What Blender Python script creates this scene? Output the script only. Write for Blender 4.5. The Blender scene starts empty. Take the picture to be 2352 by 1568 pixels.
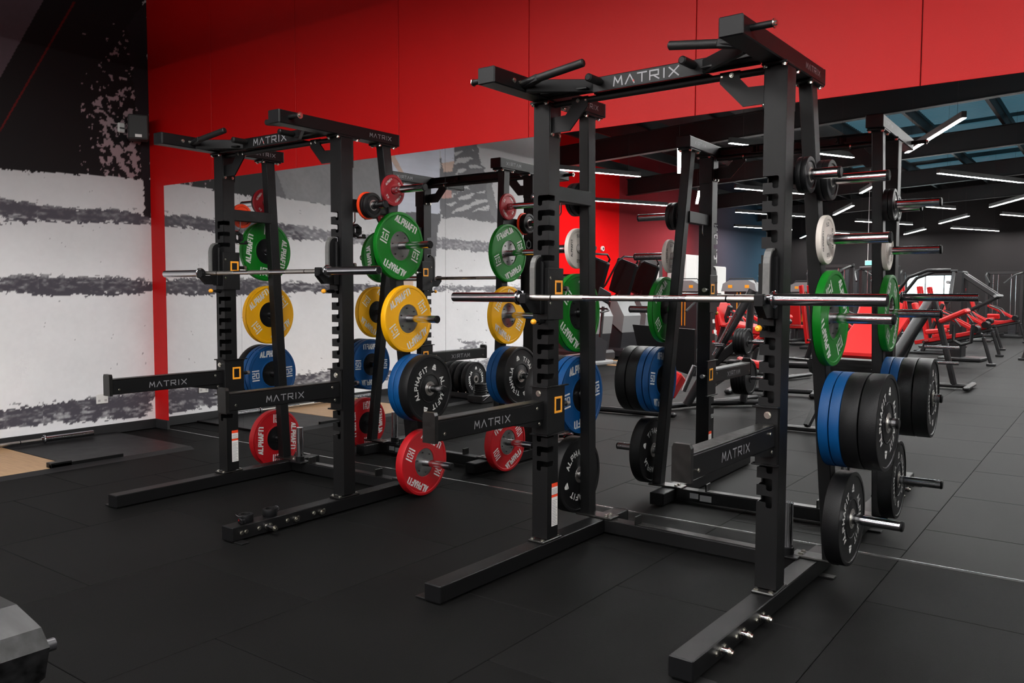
import bpy, math, random
import numpy as np
from mathutils import Vector, Matrix

random.seed(7)
SC = bpy.context.scene
COL = SC.collection
PI = math.pi

# ------------------------------------------------------------------ camera
cam_d = bpy.data.cameras.new('camera')
cam = bpy.data.objects.new('camera', cam_d)
COL.objects.link(cam)
_R = Vector((0.805799, 0.592183, 0.002758)); _U = Vector((-0.037586, 0.046494, 0.998211)); _F = Vector((-0.590996, 0.804461, -0.059723))
CAM = Vector((7.9263, -4.6426, 1.3957))
cam.matrix_world = Matrix(((_R.x, _U.x, -_F.x, CAM.x), (_R.y, _U.y, -_F.y, CAM.y), (_R.z, _U.z, -_F.z, CAM.z), (0, 0, 0, 1)))
cam_d.sensor_width = 36.0
cam_d.lens = 1904.237 * 36.0 / 2352.0
cam_d.clip_end = 200
SC.camera = cam

# ------------------------------------------------------------------ world, exposure
SC.view_settings.view_transform = 'Standard'
SC.view_settings.look = 'None'
SC.view_settings.gamma = 1.0
SC.view_settings.use_curve_mapping = False
SC.view_settings.exposure = 0.0
w = bpy.data.worlds.new('world'); SC.world = w; w.use_nodes = True
w.node_tree.nodes['Background'].inputs[0].default_value = (0.5, 0.6, 0.75, 1)
w.node_tree.nodes['Background'].inputs[1].default_value = 0.03
TUBE_STRENGTH = 225.0

# ------------------------------------------------------------------ materials
def lin(c):
    return tuple((x / 12.92 if x <= 0.04045 else ((x + 0.055) / 1.055) ** 2.4) for x in c)

def mat(name, col, rough=0.5, metal=0.0, spec=0.5, bump=0.0, bscale=200.0, var=0.0, vscale=8.0, coat=0.0, emit=None, estr=0.0, rvar=0.0, aniso=0.0):
    m = bpy.data.materials.new(name); m.use_nodes = True
    nt = m.node_tree; b = nt.nodes['Principled BSDF']
    b.inputs['Base Color'].default_value = (*col, 1)
    b.inputs['Roughness'].default_value = rough
    b.inputs['Metallic'].default_value = metal
    b.inputs['Specular IOR Level'].default_value = spec
    b.inputs['Coat Weight'].default_value = coat
    if aniso: b.inputs['Anisotropic'].default_value = aniso
    if emit is not None:
        b.inputs['Emission Color'].default_value = (*emit, 1); b.inputs['Emission Strength'].default_value = estr
    tc = nt.nodes.new('ShaderNodeTexCoord')
    if bump:
        n = nt.nodes.new('ShaderNodeTexNoise'); n.inputs['Scale'].default_value = bscale; n.inputs['Detail'].default_value = 3
        nt.links.new(tc.outputs['Object'], n.inputs['Vector'])
        bp = nt.nodes.new('ShaderNodeBump'); bp.inputs['Strength'].default_value = bump; bp.inputs['Distance'].default_value = 0.002
        nt.links.new(n.outputs['Fac'], bp.inputs['Height']); nt.links.new(bp.outputs['Normal'], b.inputs['Normal'])
    if var or rvar:
        n = nt.nodes.new('ShaderNodeTexNoise'); n.inputs['Scale'].default_value = vscale; n.inputs['Detail'].default_value = 6
        nt.links.new(tc.outputs['Object'], n.inputs['Vector'])
        if var:
            mx = nt.nodes.new('ShaderNodeMix'); mx.data_type = 'RGBA'
            mx.inputs[6].default_value = (*[c * (1 - var) for c in col], 1); mx.inputs[7].default_value = (*[min(1, c * (1 + var)) for c in col], 1)
            nt.links.new(n.outputs['Fac'], mx.inputs[0]); nt.links.new(mx.outputs[2], b.inputs['Base Color'])
        if rvar:
            mr = nt.nodes.new('ShaderNodeMapRange'); mr.inputs[3].default_value = rough - rvar; mr.inputs[4].default_value = rough + rvar
            nt.links.new(n.outputs['Fac'], mr.inputs[0]); nt.links.new(mr.outputs[0], b.inputs['Roughness'])
    return m

M = {}
M['frame'] = mat('powder_coated_black_steel', (0.0045, 0.0045, 0.0048), 0.42, 0, 0.2, bump=0.25, bscale=900, rvar=0.06, vscale=6)
M['frame_dark'] = mat('dark_steel_inside', (0.004, 0.004, 0.004), 0.7)
M['worn'] = mat('scuffed_black_steel', (0.010, 0.0095, 0.009), 0.33, 0.3, 0.5, var=0.6, vscale=30, rvar=0.12)
M['rubber_tile'] = None
M['chrome'] = mat('chrome_plated_steel', (0.62, 0.62, 0.64), 0.14, 1.0)
M['steel'] = mat('brushed_steel', (0.5, 0.48, 0.45), 0.34, 1.0, bump=0.3, bscale=1500)
def radial_mat():
    m = mat('radially_brushed_steel', (0.5, 0.49, 0.48), 0.24, 1.0, aniso=0.85)
    nt = m.node_tree; t = nt.nodes.new('ShaderNodeTangent'); t.direction_type = 'RADIAL'; t.axis = 'X'
    nt.links.new(t.outputs[0], nt.nodes['Principled BSDF'].inputs['Tangent']); return m
M['hub'] = radial_mat()
M['zinc'] = mat('zinc_bolt', (0.6, 0.58, 0.52), 0.25, 1.0)
M['blackplastic'] = mat('black_plastic', (0.0045, 0.0045, 0.005), 0.42, spec=0.16)
M['grip'] = mat('black_grip_rubber', (0.005, 0.005, 0.005), 0.5, spec=0.25, bump=0.5, bscale=500)
M['uhmw'] = mat('grey_nylon_liner', (0.08, 0.08, 0.078), 0.4, var=0.25, vscale=60)
M['orange'] = mat('orange_decal', (0.82, 0.32, 0.01), 0.45)
M['yellowknob'] = mat('yellow_orange_knob', (0.85, 0.36, 0.02), 0.3)
M['logo'] = mat('grey_logo_print', (0.20, 0.20, 0.21), 0.4)
M['logo_accent'] = mat('red_logo_accent', (0.4, 0.02, 0.01), 0.4)
M['print'] = mat('white_print', (0.62, 0.62, 0.6), 0.5)
M['blackprint'] = mat('black_print', (0.02, 0.02, 0.02), 0.5)
M['red_p'] = mat('red_bumper_rubber', (0.35, 0.005, 0.009), 0.45, spec=0.25, bump=0.3, bscale=400, var=0.08)
M['maroon_p'] = mat('dull_red_rubber', (0.27, 0.012, 0.018), 0.45, spec=0.25, bump=0.3, bscale=400)
M['orange_p'] = mat('orange_red_rubber', (0.75, 0.05, 0.01), 0.45, spec=0.25)
M['yellow_p'] = mat('yellow_bumper_rubber', (0.74, 0.36, 0.002), 0.42, spec=0.25, bump=0.3, bscale=400, var=0.06)
M['green_p'] = mat('green_bumper_rubber', (0.001, 0.135, 0.007), 0.42, spec=0.25, bump=0.3, bscale=400, var=0.06)
M['blue_p'] = mat('blue_bumper_rubber', (0.0015, 0.048, 0.16), 0.42, spec=0.25, bump=0.3, bscale=400, var=0.1)
M['black_p'] = mat('black_bumper_rubber', (0.0055, 0.0055, 0.006), 0.42, spec=0.2, bump=0.4, bscale=300, var=0.2, rvar=0.06)
M['white_p'] = mat('off_white_plate', (0.60, 0.55, 0.50), 0.5, spec=0.25)
M['red_w'] = mat('red_wall_paint', (0.46, 0.0004, 0.0006), 0.5, spec=0.26, bump=0.35, bscale=350)
M['red_far'] = mat('matt_red_wall_paint', (0.62, 0.003, 0.004), 0.9, spec=0.05)
M['red_groove'] = mat('dark_panel_joint', (0.10, 0.0, 0.001), 0.8)
M['black_trim'] = mat('black_vinyl_skirting', (0.010, 0.010, 0.011), 0.55)
M['mirror'] = mat('silvered_mirror', (0.88, 0.89, 0.89), 0.0, 1.0)
M['mirror_edge'] = mat('polished_glass_edge', (0.35, 0.36, 0.36), 0.15, 0.8)
M['alu'] = mat('aluminium_channel', (0.7, 0.7, 0.7), 0.25, 1.0)
M['white_plastic'] = mat('white_plastic', (0.72, 0.70, 0.68), 0.4)
M['speaker'] = mat('dark_grey_speaker_grille', (0.035, 0.038, 0.038), 0.6, bump=0.6, bscale=600)
M['roof'] = mat('dark_roof_sheet', (0.008, 0.008, 0.0085), 0.5, var=0.4, vscale=3)
M['beam'] = mat('black_painted_steel_beam', (0.005, 0.005, 0.0055), 0.5)
M['darkwall'] = mat('charcoal_wall_paint', (0.018, 0.016, 0.0165), 0.8, spec=0.1, bump=0.2, bscale=200)
M['upred'] = mat('red_vinyl_upholstery', (0.5, 0.012, 0.012), 0.4, spec=0.3)
M['upblack'] = mat('black_vinyl_upholstery', (0.006, 0.006, 0.0065), 0.35, spec=0.15)
M['mframe'] = mat('charcoal_machine_frame', (0.012, 0.012, 0.013), 0.35, 0.1)
M['mframe_red'] = mat('red_machine_frame', (0.42, 0.006, 0.007), 0.4, spec=0.3)
M['mgrey'] = mat('light_grey_machine_shroud', (0.20, 0.205, 0.21), 0.4, spec=0.3)
M['mdark'] = mat('dark_grey_machine_shroud', (0.025, 0.025, 0.028), 0.35, spec=0.3)
M['screen'] = mat('lit_display', (0.02, 0.02, 0.02), 0.2, emit=(0.6, 0.75, 0.8), estr=0.7)
M['tube'] = mat('lit_led_diffuser', (0.9, 0.9, 0.9), 0.5, emit=(1.0, 0.985, 0.965), estr=TUBE_STRENGTH)
M['tube_body'] = mat('black_light_housing', (0.01, 0.01, 0.01), 0.5)
M['foil_glow'] = mat('blue_roof_foil_glow', (0.05, 0.1, 0.13), 0.5, emit=(0.16, 0.42, 0.55), estr=0.22)  # bluish daylight on the roof foil, put in as emission
M['window'] = mat('bright_window_pane', (0.5, 0.6, 0.6), 0.2, emit=(0.75, 0.95, 1.0), estr=7)
M['exit'] = mat('lit_exit_sign', (0.1, 0.5, 0.4), 0.4, emit=(0.25, 0.85, 0.8), estr=1.0)
M['seatvinyl'] = mat('glossy_dark_grey_shell', (0.02, 0.02, 0.021), 0.34, spec=0.22)
def _painted_sheen(m):
    nt = m.node_tree; b = nt.nodes['Principled BSDF']; tc = nt.nodes.new('ShaderNodeTexCoord'); mp = nt.nodes.new('ShaderNodeMapping'); mp.inputs['Scale'].default_value = (2.5, 34, 34)
    n = nt.nodes.new('ShaderNodeTexNoise'); n.inputs['Scale'].default_value = 1.0; n.inputs['Detail'].default_value = 5
    nt.links.new(tc.outputs['Object'], mp.inputs[0]); nt.links.new(mp.outputs[0], n.inputs['Vector'])
    cr = nt.nodes.new('ShaderNodeValToRGB'); cr.color_ramp.elements[0].color = (.003, .003, .003, 1); cr.color_ramp.elements[1].color = (.022, .022, .023, 1)
    cr.color_ramp.elements[0].position = .35; cr.color_ramp.elements[1].position = .75
    nt.links.new(n.outputs['Fac'], cr.inputs[0]); nt.links.new(cr.outputs[0], b.inputs['Base Color'])
_painted_sheen(M['seatvinyl'])  # reflections on the shell painted as streaks in its base colour
M['edge_dark'] = mat('sanded_rubber_floor_base', (0.004, 0.004, 0.004), 0.9)

def tile_mat():
    m = bpy.data.materials.new('black_rubber_gym_tile'); m.use_nodes = True
    nt = m.node_tree; b = nt.nodes['Principled BSDF']
    geo = nt.nodes.new('ShaderNodeNewGeometry')
    n1 = nt.nodes.new('ShaderNodeTexNoise'); n1.inputs['Scale'].default_value = 1.6; n1.inputs['Detail'].default_value = 5
    n2 = nt.nodes.new('ShaderNodeTexNoise'); n2.inputs['Scale'].default_value = 260; n2.inputs['Detail'].default_value = 2
    n3 = nt.nodes.new('ShaderNodeTexVoronoi'); n3.inputs['Scale'].default_value = 9; n3.inputs['Randomness'].default_value = 1
    for n in (n1, n2, n3): nt.links.new(geo.outputs['Position'], n.inputs['Vector'])
    oi = nt.nodes.new('ShaderNodeObjectInfo')
    r = nt.nodes.new('ShaderNodeMapRange'); r.inputs[3].default_value = 0.0024; r.inputs[4].default_value = 0.0052
    nt.links.new(n1.outputs['Fac'], r.inputs[0])
    a = nt.nodes.new('ShaderNodeMath'); a.operation = 'MULTIPLY_ADD'; a.inputs[1].default_value = 0.0016
    nt.links.new(oi.outputs['Random'], a.inputs[0]); nt.links.new(r.outputs[0], a.inputs[2])
    # fine pale granules
    g = nt.nodes.new('ShaderNodeMapRange'); g.inputs[1].default_value = 0.6; g.inputs[2].default_value = 0.8; g.inputs[3].default_value = 0; g.inputs[4].default_value = 0.006
    nt.links.new(n2.outputs['Fac'], g.inputs[0])
    d = nt.nodes.new('ShaderNodeMapRange'); d.inputs[1].default_value = 0.0; d.inputs[2].default_value = 0.018; d.inputs[3].default_value = 0.05; d.inputs[4].default_value = 0
    nt.links.new(n3.outputs['Distance'], d.inputs[0])
    s1 = nt.nodes.new('ShaderNodeMath'); s1.operation = 'ADD'; s2 = nt.nodes.new('ShaderNodeMath'); s2.operation = 'ADD'
    nt.links.new(a.outputs[0], s1.inputs[0]); nt.links.new(g.outputs[0], s1.inputs[1])
    nt.links.new(s1.outputs[0], s2.inputs[0]); nt.links.new(d.outputs[0], s2.inputs[1])
    cc = nt.nodes.new('ShaderNodeCombineColor')
    for i in range(3): nt.links.new(s2.outputs[0], cc.inputs[i])
    nt.links.new(cc.outputs[0], b.inputs['Base Color'])
    b.inputs['Roughness'].default_value = 0.6
    b.inputs['Specular IOR Level'].default_value = 0.06
    bp = nt.nodes.new('ShaderNodeBump'); bp.inputs['Strength'].default_value = 0.5; bp.inputs['Distance'].default_value = 0.002
    nt.links.new(n2.outputs['Fac'], bp.inputs['Height']); nt.links.new(bp.outputs['Normal'], b.inputs['Normal'])
    return m
M['rubber_tile'] = tile_mat()

def wood_mat():
    m = bpy.data.materials.new('pale_oak_platform'); m.use_nodes = True
    nt = m.node_tree; b = nt.nodes['Principled BSDF']
    tc = nt.nodes.new('ShaderNodeTexCoord'); mp = nt.nodes.new('ShaderNodeMapping'); mp.inputs['Scale'].default_value = (2, 40, 2)
    n = nt.nodes.new('ShaderNodeTexNoise'); n.inputs['Scale'].default_value = 2; n.inputs['Detail'].default_value = 8
    nt.links.new(tc.outputs['Object'], mp.inputs[0]); nt.links.new(mp.outputs[0], n.inputs['Vector'])
    cr = nt.nodes.new('ShaderNodeValToRGB'); cr.color_ramp.elements[0].color = (0.36, 0.20, 0.09, 1); cr.color_ramp.elements[1].color = (0.55, 0.34, 0.17, 1)
    cr.color_ramp.elements[0].position = 0.3; cr.color_ramp.elements[1].position = 0.7
    nt.links.new(n.outputs['Fac'], cr.inputs[0]); nt.links.new(cr.outputs[0], b.inputs['Base Color']); b.inputs['Roughness'].default_value = 0.4
    return m
M['wood'] = wood_mat()

# ------------------------------------------------------------------ mesh builder
STUFF = {'lettering', 'bolt', 'rivet', 'emblem', 'weight_block', 'pin_slot', 'floor_tile_field', 'amber_print', 'warning_label'}
class MB:
    def __init__(s): s.v = []; s.f = []; s.sm = []; s.mi = []; s.mats = []; s.cur = 0
    def use(s, m):
        if m not in s.mats: s.mats.append(m)
        s.cur = s.mats.index(m); return s
    def add(s, vs, fs, smooth=False):
        o = len(s.v); s.v += [tuple(v) for v in vs]
        for f in fs: s.f.append(tuple(i + o for i in f)); s.sm.append(smooth); s.mi.append(s.cur)
    def box(s, x0, x1, y0, y1, z0, z1, c=0.0, T=None):
        if x0 > x1: x0, x1 = x1, x0
        if y0 > y1: y0, y1 = y1, y0
        if z0 > z1: z0, z1 = z1, z0
        c = min(c, (x1 - x0) * .45, (y1 - y0) * .45, (z1 - z0) * .45)
        if c <= 0:
            vs = [(x, y, z) for z in (z0, z1) for y in (y0, y1) for x in (x0, x1)]
            fs = [(0, 2, 3, 1), (4, 5, 7, 6), (0, 1, 5, 4), (2, 6, 7, 3), (0, 4, 6, 2), (1, 3, 7, 5)]
        else:
            X = (x0, x1); Y = (y0, y1); Z = (z0, z1); vs = []; idx = {}
            for i in (0, 1):
                for j in (0, 1):
                    for k in (0, 1):
                        sx = c if i == 0 else -c; sy = c if j == 0 else -c; sz = c if k == 0 else -c
                        for ax, p in enumerate(((X[i], Y[j] + sy, Z[k] + sz), (X[i] + sx, Y[j], Z[k] + sz), (X[i] + sx, Y[j] + sy, Z[k]))):
                            idx[(i, j, k, ax)] = len(vs); vs.append(p)
            fs = []
            for i in (0, 1):
                q = [idx[(i, a, b, 0)] for a, b in ((0, 0), (1, 0), (1, 1), (0, 1))]; fs.append(q if i else q[::-1])
                q = [idx[(a, i, b, 1)] for a, b in ((0, 0), (0, 1), (1, 1), (1, 0))]; fs.append(q if i else q[::-1])
                q = [idx[(a, b, i, 2)] for a, b in ((0, 0), (1, 0), (1, 1), (0, 1))]; fs.append(q if i else q[::-1])
            for j in (0, 1):
                for k in (0, 1):
                    q = [idx[(0, j, k, 1)], idx[(1, j, k, 1)], idx[(1, j, k, 2)], idx[(0, j, k, 2)]]; fs.append(q if (j ^ k) else q[::-1])
                    q = [idx[(j, 0, k, 0)], idx[(j, 1, k, 0)], idx[(j, 1, k, 2)], idx[(j, 0, k, 2)]]; fs.append(q[::-1] if (j ^ k) else q)
                    q = [idx[(j, k, 0, 0)], idx[(j, k, 1, 0)], idx[(j, k, 1, 1)], idx[(j, k, 0, 1)]]; fs.append(q if (j ^ k) else q[::-1])
            for i in (0, 1):
                for j in (0, 1):
                    for k in (0, 1):
                        q = [idx[(i, j, k, a)] for a in (0, 1, 2)]; fs.append(q if (i + j + k) % 2 else q[::-1])
        if T is not None: vs = [tuple(T @ Vector(v)) for v in vs]
        s.add(vs, fs); return s
    def frame(s, p0, p1, up=(0, 0, 1)):
        p0 = Vector(p0); p1 = Vector(p1); d = (p1 - p0); L = d.length; d.normalize(); u = Vector(up)
        if abs(d.dot(u)) > .98: u = Vector((1, 0, 0)) if abs(d.x) < .9 else Vector((0, 1, 0))
        sx = d.cross(u).normalized(); uu = sx.cross(d)
        return p0, L, d, sx, uu
    def bar(s, p0, p1, w, h, c=0.003, up=(0, 0, 1), ext=0.0):
        """box beam from p0 to p1: w across, h along up"""
        p, L, d, sx, uu = s.frame(p0, p1, up)
        T = Matrix(((sx.x, d.x, uu.x, p.x), (sx.y, d.y, uu.y, p.y), (sx.z, d.z, uu.z, p.z), (0, 0, 0, 1)))
        return s.box(-w / 2, w / 2, -ext, L + ext, -h / 2, h / 2, c, T)
    def cyl(s, p0, p1, r, n=16, r1=None, cap=True, ch=0.0):
        p, L, d, sx, uu = s.frame(p0, p1)
        r1 = r if r1 is None else r1
        prof = [(0, r - ch), (ch, r), (L - ch, r1), (L, r1 - ch)] if ch else [(0, r), (L, r1)]
        vs = []; fs = []
        for t, rr in prof:
            for i in range(n):
                a = 2 * PI * i / n; vs.append(p + d * t + (sx * math.cos(a) + uu * math.sin(a)) * rr)
        k = len(prof)
        for j in range(k - 1):
            for i in range(n):
                a, b = j * n + i, j * n + (i + 1) % n; fs.append((a, a + n, b + n, b))
        s.add(vs, fs, True)
        if cap:
            s.add(vs[:n], [tuple(range(n))]); s.add(vs[-n:], [tuple(range(n))[::-1]])
        return s
    def lathe(s, prof, p0, d, n=32, closed=False, smooth=True):
        """prof = [(t along axis, radius)]"""
        p, L, d, sx, uu = s.frame(p0, Vector(p0) + Vector(d))
        vs = []; fs = []
        for t, rr in prof:
            for i in range(n):
                a = 2 * PI * i / n; vs.append(p + d * t + (sx * math.cos(a) + uu * math.sin(a)) * rr)
        k = len(prof)
        for j in range(k if closed else k - 1):
            j2 = (j + 1) % k
            for i in range(n):
                i2 = (i + 1) % n; fs.append((j * n + i, j2 * n + i, j2 * n + i2, j * n + i2))
        s.add(vs, fs, smooth); return s
    def tube(s, pts, r, n=10, cap=True):
        pts = [Vector(p) for p in pts]; rings = []; prev = None
        for i, p in enumerate(pts):
            d = (pts[min(i + 1, len(pts) - 1)] - pts[max(i - 1, 0)]).normalized()
            if prev is None:
                u = Vector((0, 0, 1)) if abs(d.z) < .9 else Vector((1, 0, 0)); sx = d.cross(u).normalized()
            else:
                sx = (prev - d * prev.dot(d)).normalized()
            prev = sx; uu = sx.cross(d)
            rings.append([p + (sx * math.cos(2 * PI * k / n) + uu * math.sin(2 * PI * k / n)) * r for k in range(n)])
        vs = [v for rg in rings for v in rg]; fs = []
        for j in range(len(rings) - 1):
            for i in range(n):
                fs.append((j * n + i, (j + 1) * n + i, (j + 1) * n + (i + 1) % n, j * n + (i + 1) % n))
        s.add(vs, fs, True)
        if cap: s.add(rings[0], [tuple(range(n))]); s.add(rings[-1], [tuple(range(n))[::-1]])
        return s
    def prism(s, poly, axis, a0, a1):
        """extrude polygon; axis 'x': poly=(y,z), 'y': (x,z), 'z': (x,y)"""
        def P(p, a): return {'x': (a, p[0], p[1]), 'y': (p[0], a, p[1]), 'z': (p[0], p[1], a)}[axis]
        n = len(poly); vs = [P(p, a0) for p in poly] + [P(p, a1) for p in poly]
        fs = [tuple(range(n))[::-1], tuple(range(n, 2 * n))] + [(i, (i + 1) % n, (i + 1) % n + n, i + n) for i in range(n)]
        s.add(vs, fs); return s
    def pad(s, p0, p1, w, h, up=(0, 0, 1), c=0.02): return s.bar(p0, p1, w, h, c, up)
    def sphere(s, c, r, n=12):
        prof = [(r - r * math.cos(PI * i / 8), max(1e-4, r * math.sin(PI * i / 8))) for i in range(9)]
        return s.lathe(prof, Vector(c) - Vector((0, 0, r)), (0, 0, 1), n)
    def build(s, name, m=None, parent=None):
        if parent is not None and name not in STUFF:
            parts = s.islands()
            if len(parts) > 1:
                outs = [p._build(name, m, parent) for p in parts]
                return outs[0]
        o = s._build(name, m, parent)
        if name in STUFF: o['kind'] = 'stuff'
        return o
    def islands(s):
        n = len(s.v); par = list(range(n))
        def f(a):
            while par[a] != a: par[a] = par[par[a]]; a = par[a]
            return a
        for q in s.f:
            r = f(q[0])
            for i in q[1:]: par[f(i)] = r
        roots = {}
        for i in range(n): roots.setdefault(f(i), []).append(i)
        V = np.array([tuple(v) for v in s.v]); ks = list(roots)
        bb = [(V[roots[k]].min(0) - .0015, V[roots[k]].max(0) + .0015) for k in ks]
        g = list(range(len(ks)))
        def h(a):
            while g[a] != a: a = g[a]
            return a
        for i in range(len(ks)):
            for j in range(i + 1, len(ks)):
                if np.all(bb[i][0] <= bb[j][1]) and np.all(bb[j][0] <= bb[i][1]): g[h(j)] = h(i)
        cl = {}
        for i, k in enumerate(ks): cl.setdefault(h(i), []).append(k)
        if len(cl) == 1: return [s]
        own = {}
        for c, kk in cl.items():
            for k in kk: own[k] = c
        out = {c: MB() for c in cl}; mp = {c: {} for c in cl}
        for q, sm, mi in zip(s.f, s.sm, s.mi):
            c = own[f(q[0])]; o = out[c]; m_ = mp[c]; nf = []
            for i in q:
                if i not in m_: m_[i] = len(o.v); o.v.append(s.v[i])
                nf.append(m_[i])
            o.f.append(tuple(nf)); o.sm.append(sm); o.mi.append(mi)
        for o in out.values(): o.mats = s.mats
        return list(out.values())
    def _build(s, name, m=None, parent=None):
        me = bpy.data.meshes.new(name); me.from_pydata([tuple(v) for v in s.v], [], s.f)
        ms = s.mats if s.mats else [m]
        for x in ms: me.materials.append(x)
        if s.mats: me.polygons.foreach_set('material_index', s.mi)
        me.polygons.foreach_set('use_smooth', s.sm)
        import bmesh
        bm = bmesh.new(); bm.from_mesh(me); bmesh.ops.recalc_face_normals(bm, faces=bm.faces); bm.to_mesh(me); bm.free()
        if any(s.sm): me.set_sharp_from_angle(angle=math.radians(32))
        me.update()
        o = bpy.data.objects.new(name, me); COL.objects.link(o)
        if parent is not None: o.parent = parent
        return o

def empty(name, loc=(0, 0, 0), rot=(0, 0, 0)):
    o = bpy.data.objects.new(name, None); COL.objects.link(o); o.location = loc; o.rotation_euler = rot
    o.empty_display_size = 0.1; return o
def tag(o, label=None, cat=None, group=None, kind=None):
    if label: o['label'] = label
    if cat: o['category'] = cat
    if group: o['group'] = group
    if kind: o['kind'] = kind
    return o
def struct(o, label=None):
    o['kind'] = 'structure'
    if label: o['label'] = label
    return o
def copy_tree(o, parent=None):
    c = o.copy(); COL.objects.link(c); c.parent = parent
    for ch in list(o.children): copy_tree(ch, c)
    return c

# ------------------------------------------------------------------ stroke lettering
GL = {
 'A': [[(0, 0), (.5, 1), (1, 0)], [(.22, .33), (.78, .33)]], 'V_': [[(0, 0), (.5, 1), (1, 0)]],
 'L': [[(0, 1), (0, 0), (.85, 0)]], 'P': [[(0, 0), (0, 1), (.95, 1), (.95, .45), (0, .45)]],
 'H': [[(0, 0), (0, 1)], [(1, 0), (1, 1)], [(0, .5), (1, .5)]], 'F': [[(0, 0), (0, 1), (.9, 1)], [(0, .5), (.75, .5)]],
 'I': [[(.5, 0), (.5, 1)]], 'T': [[(0, 1), (1, 1)], [(.5, 1), (.5, 0)]],
 'M': [[(0, 0), (.12, 1), (.5, .3), (.88, 1), (1, 0)]], 'R': [[(0, 0), (0, 1), (.95, 1), (.95, .45), (0, .45)], [(.4, .45), (1, 0)]],
 'X': [[(0, 0), (1, 1)], [(0, 1), (1, 0)]], '1': [[(.15, .8), (.55, 1), (.55, 0)], [(.1, 0), (1, 0)]],
 '0': [[(0, 0), (0, 1), (1, 1), (1, 0), (0, 0)]], '2': [[(0, 1), (1, 1), (1, .5), (0, .5), (0, 0), (1, 0)]],
 '5': [[(1, 1), (0, 1), (0, .5), (1, .5), (1, 0), (0, 0)]], '-': [[(0, .5), (1, .5)]], '.': [[(.4, .0), (.6, .0)]],
 'O': [[(0, 0), (0, 1), (1, 1), (1, 0), (0, 0)]], 'N': [[(0, 0), (0, 1), (1, 0), (1, 1)]], 'E': [[(1, 1), (0, 1), (0, 0), (1, 0)], [(0, .5), (.8, .5)]],
 'S': [[(1, 1), (0, 1), (0, .5), (1, .5), (1, 0), (0, 0)]], 'D': [[(0, 0), (0, 1), (.7, 1), (1, .7), (1, .3), (.7, 0), (0, 0)]],
 'K': [[(0, 0), (0, 1)], [(1, 1), (0, .45), (1, 0)]], 'W': [[(0, 1), (.2, 0), (.5, .7), (.8, 0), (1, 1)]], 'G': [[(1, 1), (0, 1), (0, 0), (1, 0), (1, .5), (.5, .5)]],
 'Y': [[(0, 1), (.5, .5), (1, 1)], [(.5, .5), (.5, 0)]], ' ': []}

def strokes(text, h, cw, gap, sw, slant=0.0):
    """quads (list of 4 2-D points) of a line of lettering centred on 0"""
    out = []; total = 0; adv = []
    for ch in text:
        wd = cw * (0.35 if ch in 'I.' and ch != 'V_' else 1.0)
        adv.append((ch, total, wd)); total += wd + gap
    total -= gap
    for ch, x0, wd in adv:
        for pl in GL['V_' if ch == '^' else ch]:
            for a, b in zip(pl[:-1], pl[1:]):
                ax = (a[0] if ch != 'I' else .5) * wd; bx = (b[0] if ch != 'I' else .5) * wd
                A = Vector((x0 + ax - total / 2, a[1] * h - h / 2)); B = Vector((x0 + bx - total / 2, b[1] * h - h / 2))
                d = (B - A); L = d.length
                if L < 1e-6: continue
                d /= L; n = Vector((-d.y, d.x)) * sw / 2; e = d * sw * .45
                q = [A - e - n, B + e - n, B + e + n, A - e + n]
                out.append([(p.x + slant * p.y, p.y) for p in q])
    return out
def put(mb, quads, fn):
    for q in quads:
        mb.add([fn(*p) for p in q], [(0, 1, 2, 3)])
def arc_text(text, h, cw, gap, sw, R, a0, sgn=1):
    """letters on a circle of radius R, centred on angle a0 (read clockwise)"""
    out = []; n = len(text); tot = sum(cw * (.35 if c == 'I' else 1) for c in text) + gap * (n - 1); x = -tot / 2
    for ch in text:
        wd = cw * (.35 if ch == 'I' else 1); xc = x + wd / 2; x += wd + gap
        ang = a0 - xc / R * sgn
        for q in strokes(ch, h, cw, 0, sw):
            pts = []
            for (px, py) in q:
                # local: up = radial outward (sgn=1)
                ux, uy = math.cos(ang) * sgn, math.sin(ang) * sgn; rx, ry = uy, -ux
                pts.append((math.cos(ang) * R + rx * px + ux * py, math.sin(ang) * R + ry * px + uy * py))
            out.append(pts)
    return out
# ================================================================== ROOM
MIR_TOP = 2.435
X_MAX, Y_MIN = 15.0, -30.0
LEFT_END = -7.2
XF = -3.4
MOFF = 0.0

# ---- floor
fl = MB().box(XF - .3, X_MAX, Y_MIN, 0.25, -0.12, -0.017).build('floor', M['edge_dark']); struct(fl, 'black rubber tiled gym floor')
tile_me = {}
def tile_mesh(w_, d_):
    k = (round(w_, 3), round(d_, 3))
    if k not in tile_me:
        o = MB().box(0.0015, w_ - 0.0015, 0.0015, d_ - 0.0015, -0.018, 0, 0.0022).build('floor_tile', M['rubber_tile'])
        me = o.data; bpy.data.objects.remove(o); tile_me[k] = me
    return tile_me[k]
tiles = []
xi = -4
while xi + .03 < X_MAX:
    x0 = xi + 0.035; x1 = x0 + 1
    off = 0.22 if xi % 2 == 0 else 0.72
    cx0, cx1 = max(x0, XF), min(x1, X_MAX)
    yk = 0.0; edges = [0.0]; y = -off
    while y > Y_MIN: edges.append(y); y -= 1
    edges.append(Y_MIN)
    for a, b in zip(edges[:-1], edges[1:]):
        if a - b > .03 and not (cx1 <= 0.04 and a > LEFT_END): tiles.append((cx0, b, cx1 - cx0, a - b))
    xi += 1
tiles.sort(key=lambda t: (t[0] + .5 - 5.5) ** 2 + (t[1] + .5 + 2) ** 2 * .8)
far_tiles = MB()
for i, (x, y, w_, d_) in enumerate(tiles):
    if i < 290:
        o = bpy.data.objects.new('floor_tile', tile_mesh(w_, d_)); COL.objects.link(o); o.parent = fl; o.location = (x, y, 0)
    else:
        far_tiles.box(x + .0015, x + w_ - .0015, y + .0015, y + d_ - .0015, -.018, 0, .002)
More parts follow.
